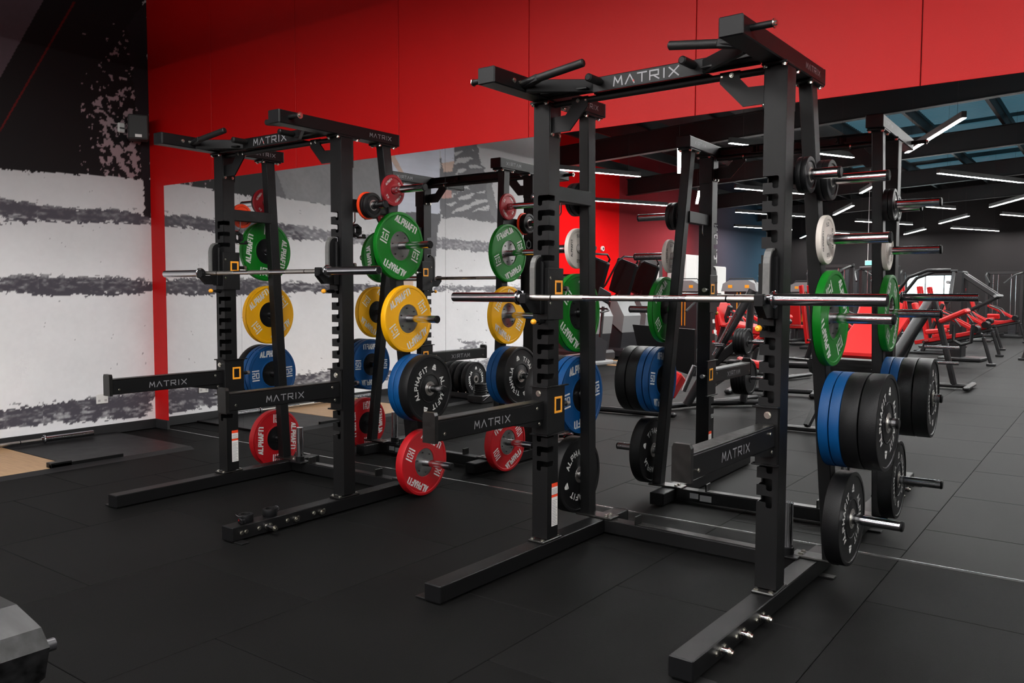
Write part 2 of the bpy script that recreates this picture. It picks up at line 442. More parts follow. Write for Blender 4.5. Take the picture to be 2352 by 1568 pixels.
o = far_tiles.build('floor_tile_field', M['rubber_tile'], fl); o['kind'] = 'stuff'

# ---- back wall (red panels over the mirrors)
wb = MB().box(-0.2, X_MAX, 0.0, 0.2, 0, 5.6).build('wall_back', M['red_groove']); struct(wb, 'red panelled wall above a long mirror')
seams = [0.0, 1.06, 2.257, 3.452, 4.658, 5.858, 7.068, 8.27, 9.47, 10.67, 11.87, 13.07, 14.27, X_MAX]
for a, b in zip(seams[:-1], seams[1:]):
    MB().box(a + .0025, b - .0025, -0.012, 0.0, MIR_TOP, 5.6, .0015).build('wall_panel', M['red_w'], wb)
MB().box(0.0, 0.2375, -0.012, 0.0, 0.094, MIR_TOP, 0).build('wall_panel', M['red_w'], wb)
struct(MB().box(0.0, 0.2375, -0.022, 0.0, 0.0, 0.094, .003).build('baseboard_back', M['black_trim']), 'short black skirting under the red strip')

# ---- mirrors
ms = [(0.238, 1.46), (1.462, 3.914), (3.916, 6.368), (6.37, 8.82), (8.822, 11.27), (11.272, 13.7)]
mlab = ['narrow wall mirror beside the red corner strip', 'wall mirror behind the left rack', 'wall mirror between the two racks and behind the right rack',
        'wall mirror to the right of the right rack', 'wall mirror beyond the right edge, next to the one beside the right rack', 'last wall mirror towards the far right wall']
for (a, b), l in zip(ms, mlab):
    e = empty('wall_mirror', ((a + b) / 2, 0, 0)); tag(e, l, 'mirror', 'wall mirrors')
    h = (b - a) / 2
    mb = MB(); mb.use(M['mirror']); mb.add([(-h, -.010, .008), (h, -.010, .008), (h, -.010, MIR_TOP), (-h, -.010, MIR_TOP)], [(0, 1, 2, 3)])
    mb.use(M['mirror_edge'])
    mb.add([(-h, -.010, .008), (-h, 0, .008), (-h, 0, MIR_TOP), (-h, -.010, MIR_TOP)], [(0, 1, 2, 3)])
    mb.add([(h, -.010, .008), (h, 0, .008), (h, 0, MIR_TOP), (h, -.010, MIR_TOP)], [(0, 1, 2, 3)])
    mb.add([(-h, -.010, MIR_TOP), (h, -.010, MIR_TOP), (h, 0, MIR_TOP), (-h, 0, MIR_TOP)], [(0, 1, 2, 3)])
    mb.build('glass', None, e)
    MB().box(-h, h, -.016, 0, 0, .010, .001).build('bottom_channel', M['alu'], e)

# ---- mural wall, X = 0 : flat print held in a colour attribute of the wall sheet
MUR = [
('dark', [(-1.46, 4.13), (-0.03, 4.53), (-0.02, 3.0), (-0.02, 2.13), (-0.08, 2.51), (-0.56, 2.49), (-1.19, 2.46), (-1.5, 2.46)]),
('ceil', [(-1.5, 4.13), (-0.87, 4.27), (-0.99, 4.01), (-1.42, 3.15), (-1.5, 3.0)]),
('redline', [(-1.39, 2.8), (-1.39, 2.77), (-0.71, 4.06), (-0.73, 4.06)]),
('trunk', [(-0.22, 3.97), (0.01, 4.29), (0.01, 2.13), (-0.08, 2.13), (-0.09, 2.51), (-0.12, 2.98)]),
('band', [(-1.41, 2.16), (-1.2, 2.16), (-0.93, 2.15), (-0.65, 2.15), (-0.02, 2.16), (-0.01, 2.06), (-0.45, 2.05), (-0.94, 2.02), (-1.42, 1.99)]),
('band', [(-1.43, 1.51), (-1.32, 1.53), (-0.95, 1.52), (-0.42, 1.51), (-0.0, 1.48), (-0.01, 1.4), (-0.46, 1.37), (-1.07, 1.38), (-1.44, 1.36)]),
('band', [(-1.47, 0.35), (-1.25, 0.36), (-1.02, 0.37), (-0.58, 0.37), (-0.27, 0.39), (-0.01, 0.41), (-0.01, 0.27), (-0.45, 0.28), (-0.87, 0.25), (-1.26, 0.19), (-1.47, 0.18)]),
('gray', [(-1.43, 2.49), (-1.7, 2.48), (-1.98, 2.47), (-2.38, 2.46), (-3.18, 2.47), (-3.46, 2.44), (-3.47, 3.9), (-1.43, 3.9)]),
('grayl', [(-1.56, 3.24), (-1.55, 2.79), (-1.7, 2.48), (-1.98, 2.47), (-2.38, 2.46), (-3.18, 2.47), (-3.46, 2.44), (-3.47, 3.54)]),
('gray', [(-4.42, 3.69), (-5.27, 3.82), (-5.27, 3.61), (-5.81, 2.46), (-5.5, 2.47), (-4.88, 2.49), (-4.42, 2.46)]),
('streak', [(-4.72, 3.45), (-5.2, 3.52), (-5.37, 3.12), (-4.78, 2.86)]),
('streak', [(-4.58, 2.81), (-5.5, 2.93), (-5.67, 2.68), (-4.58, 2.53)]),
('trunk2', [(-5.5, 3.07), (-5.62, 3.11), (-5.86, 2.48), (-5.76, 2.46), (-5.55, 2.67)]),
('band', [(-0.12, 2.18), (-0.74, 2.17), (-1.09, 2.18), (-1.56, 2.19), (-1.88, 2.17), (-1.92, 2.03), (-1.56, 2.03), (-1.08, 2.04), (-0.74, 2.04), (-0.12, 2.05)]),
('band2', [(-1.79, 2.18), (-2.35, 2.15), (-3.13, 2.13), (-3.46, 2.12), (-3.46, 1.95), (-3.12, 2.0), (-2.35, 2.0), (-1.92, 2.04)]),
('band2', [(-4.29, 2.15), (-4.88, 2.17), (-5.65, 2.17), (-6.19, 2.17), (-6.19, 2.03), (-5.65, 2.02), (-4.87, 2.01), (-4.29, 2.0)]),
('band', [(-0.11, 1.5), (-0.73, 1.49), (-1.93, 1.5), (-3.09, 1.49), (-3.45, 1.49), (-3.45, 1.38), (-1.93, 1.38), (-0.73, 1.37), (-0.1, 1.37)]),
('band2', [(-4.29, 1.49), (-5.29, 1.49), (-6.43, 1.49), (-6.43, 1.41), (-4.29, 1.4)]),
('band', [(-0.08, 0.33), (-0.4, 0.34), (-0.72, 0.35), (-1.29, 0.36), (-1.85, 0.4), (-2.31, 0.42), (-2.84, 0.42), (-3.44, 0.33), (-3.44, 0.2), (-2.31, 0.25), (-1.85, 0.22), (-1.28, 0.16), (-0.71, 0.14), (-0.07, 0.13)]),
('band2', [(-4.78, 0.68), (-5.5, 0.62), (-5.26, 0.6), (-5.25, 0.52), (-4.9, 0.53), (-5.03, 0.6)]),
('band2', [(-4.28, 0.27), (-4.87, 0.33), (-5.61, 0.36), (-5.97, 0.48), (-6.94, 0.51), (-6.95, 0.35), (-5.74, 0.16), (-5.08, 0.21), (-4.28, 0.11)]),
('shirt', [(-3.38, 3.27), (-3.51, 3.55), (-4.35, 3.68), (-4.42, 3.41), (-4.41, 2.83), (-4.42, 2.5), (-4.3, 2.48), (-3.84, 2.48), (-3.49, 2.44), (-3.46, 2.85)]),
('shirt', [(-4.35, 3.68), (-4.73, 3.74), (-4.74, 3.29), (-4.47, 3.2)]),
('skin', [(-3.27, 3.51), (-3.44, 3.54), (-3.47, 3.25), (-3.69, 2.98), (-3.61, 2.97), (-3.39, 3.18)]),
('skin', [(-4.45, 3.23), (-4.74, 3.3), (-4.68, 3.14), (-4.5, 3.11)]),
('skin2', [(-4.44, 2.89), (-4.68, 2.92), (-4.68, 2.76), (-4.46, 2.73)]),
('shorts', [(-3.49, 2.45), (-3.84, 2.49), (-4.42, 2.51), (-4.43, 2.42), (-4.37, 2.33), (-4.35, 2.14), (-4.3, 1.74), (-4.25, 1.73), (-3.84, 1.63), (-3.54, 1.73)]),
('skin', [(-3.6, 1.57), (-3.86, 1.69), (-3.84, 1.47), (-3.75, 1.21), (-3.62, 1.21)]),
('skin', [(-4.06, 1.75), (-4.25, 1.73), (-4.22, 1.42), (-4.11, 1.4)]),
]
def ragged(X, Y, s, seed):
    rs = np.random.RandomState(seed); out = np.zeros_like(X)
    for k in range(4):
        f = 2 ** k * s; n = 64
        g = rs.rand(n, n)
        u = (X * f) % (n - 1); v = (Y * f) % (n - 1)
        i = u.astype(int); j = v.astype(int); a = u - i; b = v - j
        a = a * a * (3 - 2 * a); b = b * b * (3 - 2 * b)
        out += ((g[i, j] * (1 - a) + g[(i + 1) % n, j] * a) * (1 - b) + (g[i, (j + 1) % n] * (1 - a) + g[(i + 1) % n, (j + 1) % n] * a) * b - .5) / 2 ** k
    return out
def inpoly(X, Y, P):
    r = np.zeros(X.shape, bool); n = len(P)
    for i in range(n):
        x0, y0 = P[i]; x1, y1 = P[(i + 1) % n]
        if y0 == y1: continue
        c = ((y0 > Y) != (y1 > Y)) & (X < (x1 - x0) * (Y - y0) / (y1 - y0) + x0)
        r ^= c
    return r
def mural():
    # finer cells where the lens sees the print
    ys = np.concatenate([np.arange(LEFT_END, -1.6, 0.02), np.arange(-1.6, 0.0001, 0.008)]); ys[-1] = 0.0
    zs = np.concatenate([np.arange(0.0, 4.6, 0.011), np.array([4.8, 5.2, 5.6])])
    Y, Z = np.meshgrid(ys, zs); ny, nz = len(ys), len(zs)
    n1 = ragged(Y + 20, Z + 3, 3, 1); n2 = ragged(Y + 20, Z + 3, 9, 2); n3 = ragged(Y * .25 + 20, Z * 2.2 + 3, 9, 3); n4 = ragged(Y + 20, Z + 3, 30, 4)
    n5 = ragged(Y * .45 + 20, Z + 3, 42, 5); n6 = ragged(Y + 20, Z + 3, 24, 6)
    base = np.full(Y.shape + (3,), 1.0) * np.array([.84, .835, .85])
    base *= (1 + .06 * n1 + .03 * n4)[..., None]
    base *= (1 - .36 * np.clip((Z - 1.5) / 1.0, 0, 1))[..., None]  # light falling off up the wall, painted into the print tone
    # long shadow bands keep on along the wall where nothing else is drawn
    cols = {'dark': (.006, .005, .006), 'ceil': (.10, .07, .085), 'redline': (.12, .004, .004), 'trunk': (.012, .011, .014), 'band': (.075, .068, .085), 'band2': (.20, .195, .215),
            'gray': (.145, .145, .155), 'grayl': (.25, .25, .26), 'streak': (.5, .5, .51), 'trunk2': (.2, .2, .21), 'shirt': (.62, .65, .74), 'skin': (.62, .46, .38), 'skin2': (.5, .28, .25), 'shorts': (.12, .12, .13)}
    soft = {'band': .05, 'band2': .05, 'gray': .03, 'grayl': 0.0, 'streak': .05, 'dark': .03, 'trunk': .015, 'trunk2': .02}
    for k, P in MUR:
        sft = soft.get(k, 0.0)
        dy = n3 * sft * 3.0; dz = n3 * sft * .75 + n5 * sft * 1.1 + n1 * sft * .2
        m = inpoly(Y + dy, Z + dz, P)
        c = np.array(cols[k])
        if k in ('band', 'band2'):
            fac = np.clip(.92 + .75 * n5 + .2 * n3, .15, 1)[..., None]
            col = base * (1 - fac) + c * fac
        elif k == 'streak':
            s_ = (np.sin((Z * 46 + Y * 14) + 3 * n1) + 2.2 * n3 > .35)
            m = m & s_; col = np.broadcast_to(c, base.shape)
        elif k in ('shirt', 'skin', 'skin2', 'shorts'):
            col = c * (1 + .12 * n1 + .1 * n3)[..., None]
        elif k == 'dark':
            # leaves: ragged pale flecks towards the right-hand trunk
            wgt = np.clip((Y + .74) / .33, 0, 1) * np.clip((4.2 - Z) / 1.0, 0, 1)
            fleck = (.75 * n6 + .35 * n4 + .25 * n2) > (.62 - .56 * wgt)
            fleck &= wgt > .1
            col = np.where(fleck[..., None], np.array([.34, .25, .27]), c)
        else:
            col = c * (1 + .15 * n1 + .1 * n4)[..., None]
        base = np.where(m[..., None], col, base)
    # specks in the pale ground
    sp = (n4 + n2 * .6 > .78) & (base[..., 0] > .5)
    base = np.where(sp[..., None], np.array([.34, .33, .35]), base)
    vs = np.stack([np.zeros(Y.size), Y.ravel(), Z.ravel()], 1)
    idx = np.arange(Y.size).reshape(nz, ny)
    fs = np.stack([idx[:-1, :-1], idx[:-1, 1:], idx[1:, 1:], idx[1:, :-1]], -1).reshape(-1, 4)
    me = bpy.data.meshes.new('mural_print'); me.vertices.add(len(vs)); me.vertices.foreach_set('co', vs.ravel())
    me.loops.add(fs.size); me.loops.foreach_set('vertex_index', fs.ravel()); me.polygons.add(len(fs))
    me.polygons.foreach_set('loop_start', np.arange(0, fs.size, 4)); me.update(calc_edges=True)
    ca = me.color_attributes.new('print', 'FLOAT_COLOR', 'POINT')
    rgba = np.concatenate([np.clip(base, 0, 1).reshape(-1, 3), np.ones((Y.size, 1))], 1); ca.data.foreach_set('color', rgba.ravel())
    m = bpy.data.materials.new('mural_print_satin'); m.use_nodes = True; nt = m.node_tree; b = nt.nodes['Principled BSDF']
    a = nt.nodes.new('ShaderNodeAttribute'); a.attribute_name = 'print'; nt.links.new(a.outputs['Color'], b.inputs['Base Color']); b.inputs['Roughness'].default_value = .6; b.inputs['Specular IOR Level'].default_value = .3
    me.materials.append(m)
    o = bpy.data.objects.new('mural_print', me); COL.objects.link(o); return o
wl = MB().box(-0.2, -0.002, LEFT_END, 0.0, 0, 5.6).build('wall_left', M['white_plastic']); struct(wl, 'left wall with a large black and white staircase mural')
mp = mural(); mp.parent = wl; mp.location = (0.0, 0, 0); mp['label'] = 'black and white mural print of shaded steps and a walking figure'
struct(MB().box(0.0, 0.014, LEFT_END, -0.022, 0.0, 0.094, .003).build('baseboard_left', M['black_trim']), 'black skirting under the mural')

# ---- the rest of the hall (seen in the mirrors)
struct(MB().box(XF, -0.2, LEFT_END, LEFT_END + .15, 0, 5.6).build('wall_left_return', M['red_far']), 'short red return wall behind the mural wall')
def grad_wall():
    m = bpy.data.materials.new('red_to_blue_mural_paint'); m.use_nodes = True; nt = m.node_tree; b = nt.nodes['Principled BSDF']
    g = nt.nodes.new('ShaderNodeNewGeometry'); s_ = nt.nodes.new('ShaderNodeSeparateXYZ'); nt.links.new(g.outputs['Position'], s_.inputs[0])
    r = nt.nodes.new('ShaderNodeMapRange'); r.inputs[1].default_value = -15.9; r.inputs[2].default_value = -26.5; nt.links.new(s_.outputs['Y'], r.inputs[0])
    cr = nt.nodes.new('ShaderNodeValToRGB'); e = cr.color_ramp.elements
    e[0].position = 0; e[0].color = (.24, .02, .025, 1); e[1].position = 1; e[1].color = (.022, .05, .078, 1)
    x = e.new(.42); x.color = (.15, .018, .024, 1); x = e.new(.6); x.color = (.05, .035, .045, 1)
    nt.links.new(r.outputs[0], cr.inputs[0]); nt.links.new(cr.outputs[0], b.inputs['Base Color']); b.inputs['Roughness'].default_value = .9; b.inputs['Specular IOR Level'].default_value = .05
    return m
wlf = MB().box(XF - .2, XF, -15.8, LEFT_END, 0, 5.6).build('wall_left_middle', M['red_far']); struct(wlf, 'bright red wall behind the steppers')
wlg = MB().box(XF - .2, XF, Y_MIN, -15.8, 0, 5.6).build('wall_left_far', grad_wall()); struct(wlg, 'dull red to blue mural wall beyond the steppers')
# lettering running up the blue mural
mb = MB(); put(mb, strokes('DONT LOOK DOWN', .22, .20, .07, .05), lambda a, b: (XF + .004, -22.6 - b * 1.0, 2.55 + a * .62)); mb.build('lettering', M['print'], wlg)
# lockers / doorway at the foot of that wall
e = empty('door_1', (XF, -17.8, 0)); struct(e, 'white door in a dark frame on the red wall')
MB().box(.002, .05, -.65, .55, 0, 2.35, .01).build('door_frame', M['mframe'], e); MB().box(.05, .075, -.35, .45, 0.02, 2.2, .005).build('door_leaf', M['white_plastic'], e)
for k, (y, h_, lab) in enumerate(((-19.6, 2.55, 'tall white cabinet next to the dark door frame'), (-21.3, 2.25, 'lower white cabinet left of the blue mural'))):
    e = empty('cabinet', (XF, y, 0)); tag(e, lab, 'cabinet')
    MB().box(.01, .6, -.75, .75, 0, h_, .01).build('body', M['white_plastic'], e)
    for s_ in (-1, 1):
        d = MB().box(.6, .62, s_ * .37 - .36, s_ * .37 + .36, .05, h_ - .03, .004).build('door', M['white_plastic'], e)
        MB().box(.62, .64, s_ * .08 - .012, s_ * .08 + .012, 1.0, 1.15, .004).build('handle', M['steel'], d)
for k, (x, lab) in enumerate(((-1.9, 'dark grey locker block against the blue mural, farther left'), (-.9, 'lighter grey locker block against the charcoal wall'))):
    e = empty('locker', (x, Y_MIN, 0)); tag(e, lab, 'locker')
    MB().box(-.48, .48, .01, .5, 0, 2.3, .01).build('body', M['mframe'] if k == 0 else M['mdark'], e)
    for s_ in (-1, 0, 1):
        MB().box(s_ * .31 - .15, s_ * .31 + .15, .5, .515, .05, 2.25, .004).build('door', M['mdark'], e)
struct(MB().box(XF - .2, X_MAX + .2, Y_MIN - .2, Y_MIN, 0, 5.8).build('wall_front', M['darkwall']), 'charcoal wall at the far end of the hall')
struct(MB().box(X_MAX, X_MAX + .2, Y_MIN, 0, 0, 5.8).build('wall_right', M['darkwall']), 'charcoal side wall beyond the frame')
e = empty('window_1', (2.24, Y_MIN, 1.6)); struct(e, 'bright window at the far end of the hall')
MB().box(-1.0, 1.0, .0, .05, -.55, .5, .01).build('window_frame', M['mframe'], e)
for k in range(3): MB().box(-.95 + k * .64, -.95 + k * .64 + .6, .05, .058, -.46, .44).build('window_pane', M['window'], e)

# ---- roof, rafters, purlins, blue foil sheets with added glow
struct(MB().box(XF - .2, X_MAX, Y_MIN, .2, 5.6, 5.75).build('ceiling', M['roof']), 'dark corrugated roof over black steel beams')
def raf_z(x): return 4.27 + .05 * x
for k, y in enumerate((-0.7, -5.85, -11.06, -16.27, -21.4, -26.6)):
    mb = MB()
    a = (XF, y, raf_z(XF) + .23); b = (X_MAX, y, raf_z(X_MAX) + .23)
    mb.bar((a[0], a[1], a[2]), (b[0], b[1], b[2]), .012, .42, 0)
    for dz in (-.22, .22): mb.bar((a[0], a[1], a[2] + dz), (b[0], b[1], b[2] + dz), .17, .016, .002)
    o = mb.build('trim_%d' % (k + 1), M['beam']); struct(o, 'black roof rafter %s' % ('above the racks', 'behind the camera', 'second behind the camera', 'third behind the camera', 'fourth behind the camera', 'farthest')[k])
pu = empty('trim_10', (0, 0, 0)); struct(pu, 'black purlins across the rafters')
x = -3.0
while x < X_MAX:
    z = raf_z(x) + .47 + .12
    MB().box(x, x + .07, Y_MIN, .0, z - .12, z + .1, .004).build('purlin', M['beam'], pu); x += 1.45
sk = empty('trim_11', (0, 0, 0)); struct(sk, 'pale blue roof foil between the purlins, daylight glow added')
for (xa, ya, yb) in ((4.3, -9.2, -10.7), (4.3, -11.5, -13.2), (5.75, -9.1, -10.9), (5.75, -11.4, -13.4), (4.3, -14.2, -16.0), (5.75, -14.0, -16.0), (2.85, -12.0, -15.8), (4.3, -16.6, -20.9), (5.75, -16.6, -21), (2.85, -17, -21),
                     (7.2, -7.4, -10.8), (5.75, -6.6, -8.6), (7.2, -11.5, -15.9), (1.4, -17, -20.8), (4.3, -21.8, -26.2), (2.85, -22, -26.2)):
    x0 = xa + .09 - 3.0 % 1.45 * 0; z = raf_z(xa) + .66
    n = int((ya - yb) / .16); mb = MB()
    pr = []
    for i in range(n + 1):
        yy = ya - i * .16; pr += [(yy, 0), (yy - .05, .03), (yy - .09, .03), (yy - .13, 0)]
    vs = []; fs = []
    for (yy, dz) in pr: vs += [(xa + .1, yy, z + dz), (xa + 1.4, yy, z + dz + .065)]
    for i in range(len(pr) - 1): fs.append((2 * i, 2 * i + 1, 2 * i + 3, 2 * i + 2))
    mb.add(vs, fs); mb.build('roof_sheet', M['foil_glow'], sk)

# ---- suspended zigzag tube lights
def light(cx, cy, ang, L, lab, z=3.6):
    e = empty('linear_light', (cx, cy, z), (0, 0, math.radians(ang))); tag(e, lab, 'ceiling light', 'suspended zigzag tube lights')
    MB().box(-L / 2, L / 2, -.030, .030, .001, .085, .001).build('housing', M['tube_body'], e)
    MB().box(-L / 2 + .003, L / 2 - .003, -.028, .028, -.004, .001, 0).build('diffuser', M['tube'], e)
    for s_ in (-1, 1): MB().cyl((s_ * L * .4, 0, .085), (s_ * L * .4, 0, raf_z(cx) - z + .45), .002, 6).build('cable', M['tube_body'], e)
ROWS = [(-3.4, 0), (-8.5, 1), (-13.7, 2), (-18.75, 3), (-23.6, 4), (-28.3, 5)]
rown = ['row over the racks', 'first row behind the camera', 'second row behind the camera', 'third row behind the camera', 'fourth row behind the camera', 'farthest row']
ordn = ['first', 'second', 'third', 'fourth', 'fifth', 'sixth', 'seventh', 'eighth', 'ninth', 'tenth']
for (cy, r) in ROWS:
    n = 0
    for i in range(-1, 7):
        cx = -.15 + 1.94 * i
        if r == 0 and i < 2: continue
        if r in (4, 5) and i > 5: continue
        if i == -1 and r in (1,): continue
        ang = 65 if (i + r) % 2 == 0 else -65
        light(cx, cy, ang, 2.68, 'black tube light, %s from the mural side, %s' % (ordn[n], rown[r])); n += 1
# ================================================================== RACKS
W = 0.6065
HZ = [1.891 - .0765 * k for k in range(19)]
def post_mb(sgn):
    """front upright at x=0,y=.126; inner side towards -sgn"""
    mb = MB(); h = .0485; t = .005; z0, z1 = .105, 2.362; y0, y1 = .126 - h, .126 + h
    i = -sgn     # inner direction in x
    # outer, rear walls
    mb.box(-i * h, -i * (h - t), y0, y1, z0, z1, .002)
    mb.box(-h + .001, h - .001, y1 - t, y1, z0, z1, .002)
    # front wall with keyholes cut from the inner edge
    P = [(-i * (h - .0005), z0)]
    P.append((i * (h - .0), z0))
    for zt in reversed(HZ):
        hb = zt - .029; vb = zt - .053
        xs0, xs1 = i * .006, i * -.021   # slot edges
        r = .008
        P += [(i * h, hb), (i * (.008 + r * .3), hb), (xs0, hb - r * .4), (xs0, vb + .006), (xs0 - i * .006, vb), (xs1 + i * .006, vb), (xs1, vb + .006), (xs1, zt - .006), (xs1 + i * .006, zt), (i * h, zt)]
    P += [(i * h, z1), (-i * (h - .0005), z1)]
    mb.prism(P, 'y', y0, y0 + t)
    # inner side wall with slots open to the front edge
    P = [(y1 - .001, z0), (y0 + .0005, z0)]
    for zt in reversed(HZ):
        hb = zt - .029
        P += [(y0 + .0005, hb), (y0 + .050, hb), (y0 + .054, hb + .004), (y0 + .054, zt - .004), (y0 + .050, zt), (y0 + .0005, zt)]
    P += [(y0 + .0005, z1), (y1 - .001, z1)]
    mb.prism(P, 'x', i * (h - t), i * h)
    return mb
def side_text(mb, text, h, cw, gap, sw, x, yc, zc, face=1, off=.0008, tilt=0):
    """lettering on a plane x = const; face=+1 looks towards +x"""
    put(mb, strokes(text, h, cw, gap, sw), lambda a, b: (x + face * off, yc + face * (a), zc + b + tilt * a))
def front_text(mb, text, h, cw, gap, sw, y, xc, zc, off=.0008):
    put(mb, strokes(text, h, cw, gap, sw), lambda a, b: (xc + a, y - off, zc + b))
def ring_frame(mb, x, face, y0, y1, z0, z1, t=.010):
    xa, xb = (x, x + face * .003)
    for (a, b, c, d) in ((y0, y1, z1 - t, z1), (y0, y1, z0, z0 + t), (y0, y0 + t, z0 + t, z1 - t), (y1 - t, y1, z0 + t, z1 - t)):
        mb.box(xa, xb, a, b, c, d, .001)
def hexbolt(mb, p, d, r=.011, l=.009):
    mb.cyl(p, Vector(p) + Vector(d) * l * .35, r * 1.35, 12); mb.cyl(p, Vector(p) + Vector(d) * l, r, 6)

def make_rack(name, loc, a, label, barz, pegz, bracket_z, tube_side, pegs_beam, seed):
    R = empty(name, loc, (0, 0, a)); tag(R, label, 'power rack', 'power racks')
    F = M['frame']
    # ---- base
    for s in (-1, 1):
        b = MB().box(s * W - .048, s * W + .048, -.742, .925, .009, .087, .004).build('base_rail', F, R)
        MB().box(s * W - .0485, s * W + .0485, -.747, -.739, .0085, .0875, .006).box(s * W - .0485, s * W + .0485, .922, .93, .0085, .0875, .006).build('end_cap', M['blackplastic'], b)
        mb = MB()
        mb.box(s * W - .04 if s > 0 else s * W - .115, s * W + .115 if s > 0 else s * W + .04, .68, .73, 0.0, .009, .002)
        mb.box(s * W - .04 if s > 0 else s * W - .115, s * W + .115 if s > 0 else s * W + .04, -.735, -.68, 0.0, .009, .002)
        mb.build('floor_tab', F, b)
        # base plate of the upright + bolts
        mb = MB(); mb.box(s * W - .05, s * W + .05, .04, .212, .087, .099, .004); mb.build('foot_plate', M['worn'], b)
        mb = MB()
        for dx in (-.032, .032):
            for y in (.058, .194): hexbolt(mb, (s * W + dx, y, .099), (0, 0, 1), .009, .008)
        mb.build('bolt', M['zinc'], b)
        u = post_mb(s); U = u.build('upright', F, R); U.location = (s * W, 0, 0)
        # dark liner so that the slots read as hollow
        # top mounting plate
        t = MB().box(-.055, .055, .05, .235, 2.350, 2.362, .003)
        t.box(-.048, .048, .174, .184, 2.17, 2.35, .002)
        t.build('mounting_plate', F, U)
        mb = MB()
        for dx in (-.04, .04):
            for y in (.062, .222): hexbolt(mb, (dx, y, 2.350), (0, 0, -1), .009, .010)
        mb.build('bolt', M['zinc'], U)
    # warning labels on the left upright (inner side)
    mb = MB(); mb.use(M['white_plastic'])
    x = -W + .0485
    mb.box(x, x + .0008, .117, .170, .333, .372); mb.box(x, x + .0008, .117, .170, .165, .318)
    mb.use(M['orange_p']); mb.box(x, x + .0009, .117, .170, .372, .392); mb.box(x, x + .0009, .117, .170, .318, .331)
    mb.use(M['logo'])
    for k in range(16): mb.box(x + .0008, x + .0012, .121, .166 - (k * 7 % 5) * .003, .172 + k * .0085, .1745 + k * .0085)
    for k in range(4): mb.box(x + .0008, x + .0012, .121, .164, .338 + k * .007, .3405 + k * .007)
    mb.build('warning_label', None, R)
    # ---- rear posts, slanted
    def rp(z): k = (z - .09) / 2.26; return (.70 - .10 * k, .70 - .20 * k)
    for s in (-1, 1):
        (xa, ya), (xb, yb) = rp(.09), rp(2.362)
        b = MB().bar((s * xa, ya, .095), (s * xb, yb, 2.362), .062, .076, .004, up=(0, 1, 0)).build('rear_post', F, R)
        MB().box(s * xb - .05, s * xb + .05, yb - .085, yb + .085, 2.350, 2.362, .003).build('mounting_plate', F, b)
        MB().box(min(s * (W - .09), s * (xa + .055)), max(s * (W - .09), s * (xa + .055)), ya - .055, ya + .05, .087, .099, .004).build('foot_plate', M['worn'], b)
        mb = MB()
        for yy in (-.065, .065):
            for dx in (-.035, .035): hexbolt(mb, (s * xb + dx, yb + yy, 2.350), (0, 0, -1), .009, .010)
        for yy in (ya - .025, ya + .022): hexbolt(mb, (s * (W - .045), yy, .099), (0, 0, 1), .010, .009)
        mb.build('bolt', M['zinc'], b)
        # side bracket between upright and rear post
        yb2 = rp(bracket_z)[1]
        br = MB().bar((s * (W - .0), .170, bracket_z - .035), (s * (W), yb2 - .02, bracket_z - .035), .055, .078, .003).build('side_bracket', F, R)
        # hook under the bracket
        MB().tube([(s * (W - .01), .245, bracket_z - .074), (s * (W - .01), .245, bracket_z - .13), (s * (W - .01), .237, bracket_z - .142), (s * (W - .01), .225, bracket_z - .147), (s * (W - .01), .195, bracket_z - .147)], .004, 8).build('hook', M['chrome'], br)
        # storage pegs
        for z in pegz:
            x0, y0 = rp(z); l = .335
            p = MB().cyl((s * (x0 + .026), y0, z), (s * (x0 + .034), y0, z), .040, 20).cyl((s * (x0 + .03), y0, z), (s * (x0 + l), y0, z), .0245, 24, ch=.003)
            p.use  # single material
            P_ = p.build('storage_peg', M['chrome'], R)
            MB().cyl((s * (x0 + l - .012), y0, z), (s * (x0 + l + .003), y0, z), .0255, 24, ch=.004).build('end_cap', M['blackplastic'], P_)
        p = MB().cyl((s * (W + .027), .30, bracket_z - .03), (s * (W + .035), .30, bracket_z - .03), .036, 20).cyl((s * (W + .03), .30, bracket_z - .03), (s * (W + .21), .30, bracket_z - .03), .0245, 24, ch=.003)
        P_ = p.build('storage_peg', M['chrome'], R)
        MB().cyl((s * (W + .198), .30, bracket_z - .03), (s * (W + .213), .30, bracket_z - .03), .0255, 24, ch=.004).build('end_cap', M['blackplastic'], P_)
    # ---- crossbeam on the floor
    b = MB().box(-W + .048, W - .048, .648, .728, .012, .087, .004).build('base_crossbeam', F, R)
    mb = MB()
    mb.box(-.36, -.350, .645, .715, .087, .137, .002); mb.box(.35, .36, .645, .715, .087, .137, .002); mb.box(-.35, .35, .66, .72, .087, .0905, .001)
    mb.build('bar_rest', M['worn'], b)
    mb = MB(); mb.use(M['mgrey']); mb.box(-.46, -.40, .728, .7288, .035, .07); mb.box(-.39, -.31, .728, .7288, .025, .065); mb.build('serial_label', None, b)
    xs = .50 if tube_side > 0 else -.465
    st = MB().cyl((xs, .655, .10), (xs, .655, .355), .0265, 28, ch=.002).build('bar_holder_tube', M['chrome'], R)
    MB().cyl((xs, .655, .087), (xs, .655, .135), .034, 24, ch=.004).box(xs - .07, xs + .07, .60, .71, .087, .097, .003).build('socket', M['blackplastic'], st)
    # ---- top
    for s in (-1, 1):
        b = MB().box(s * .597 - .0486, s * .597 + .0486, -.379, .605, 2.362, 2.4385, .005).build('top_beam', F, R)
        MB().box(s * .597 - .049, s * .597 + .049, -.3835, -.375, 2.3615, 2.439, .008).box(s * .597 - .049, s * .597 + .049, .602, .61, 2.3615, 2.439, .008).build('end_cap', M['blackplastic'], b)
        mb = MB(); side_text(mb, 'M^TRIX', .024, .026, .011, .0035, s * .597 + .0486, .43, 2.40); side_text(mb, 'M^TRIX', .024, .026, .011, .0035, s * .597 - .0486, .43, 2.40, -1)
        mb.build('lettering', M['logo'], b)
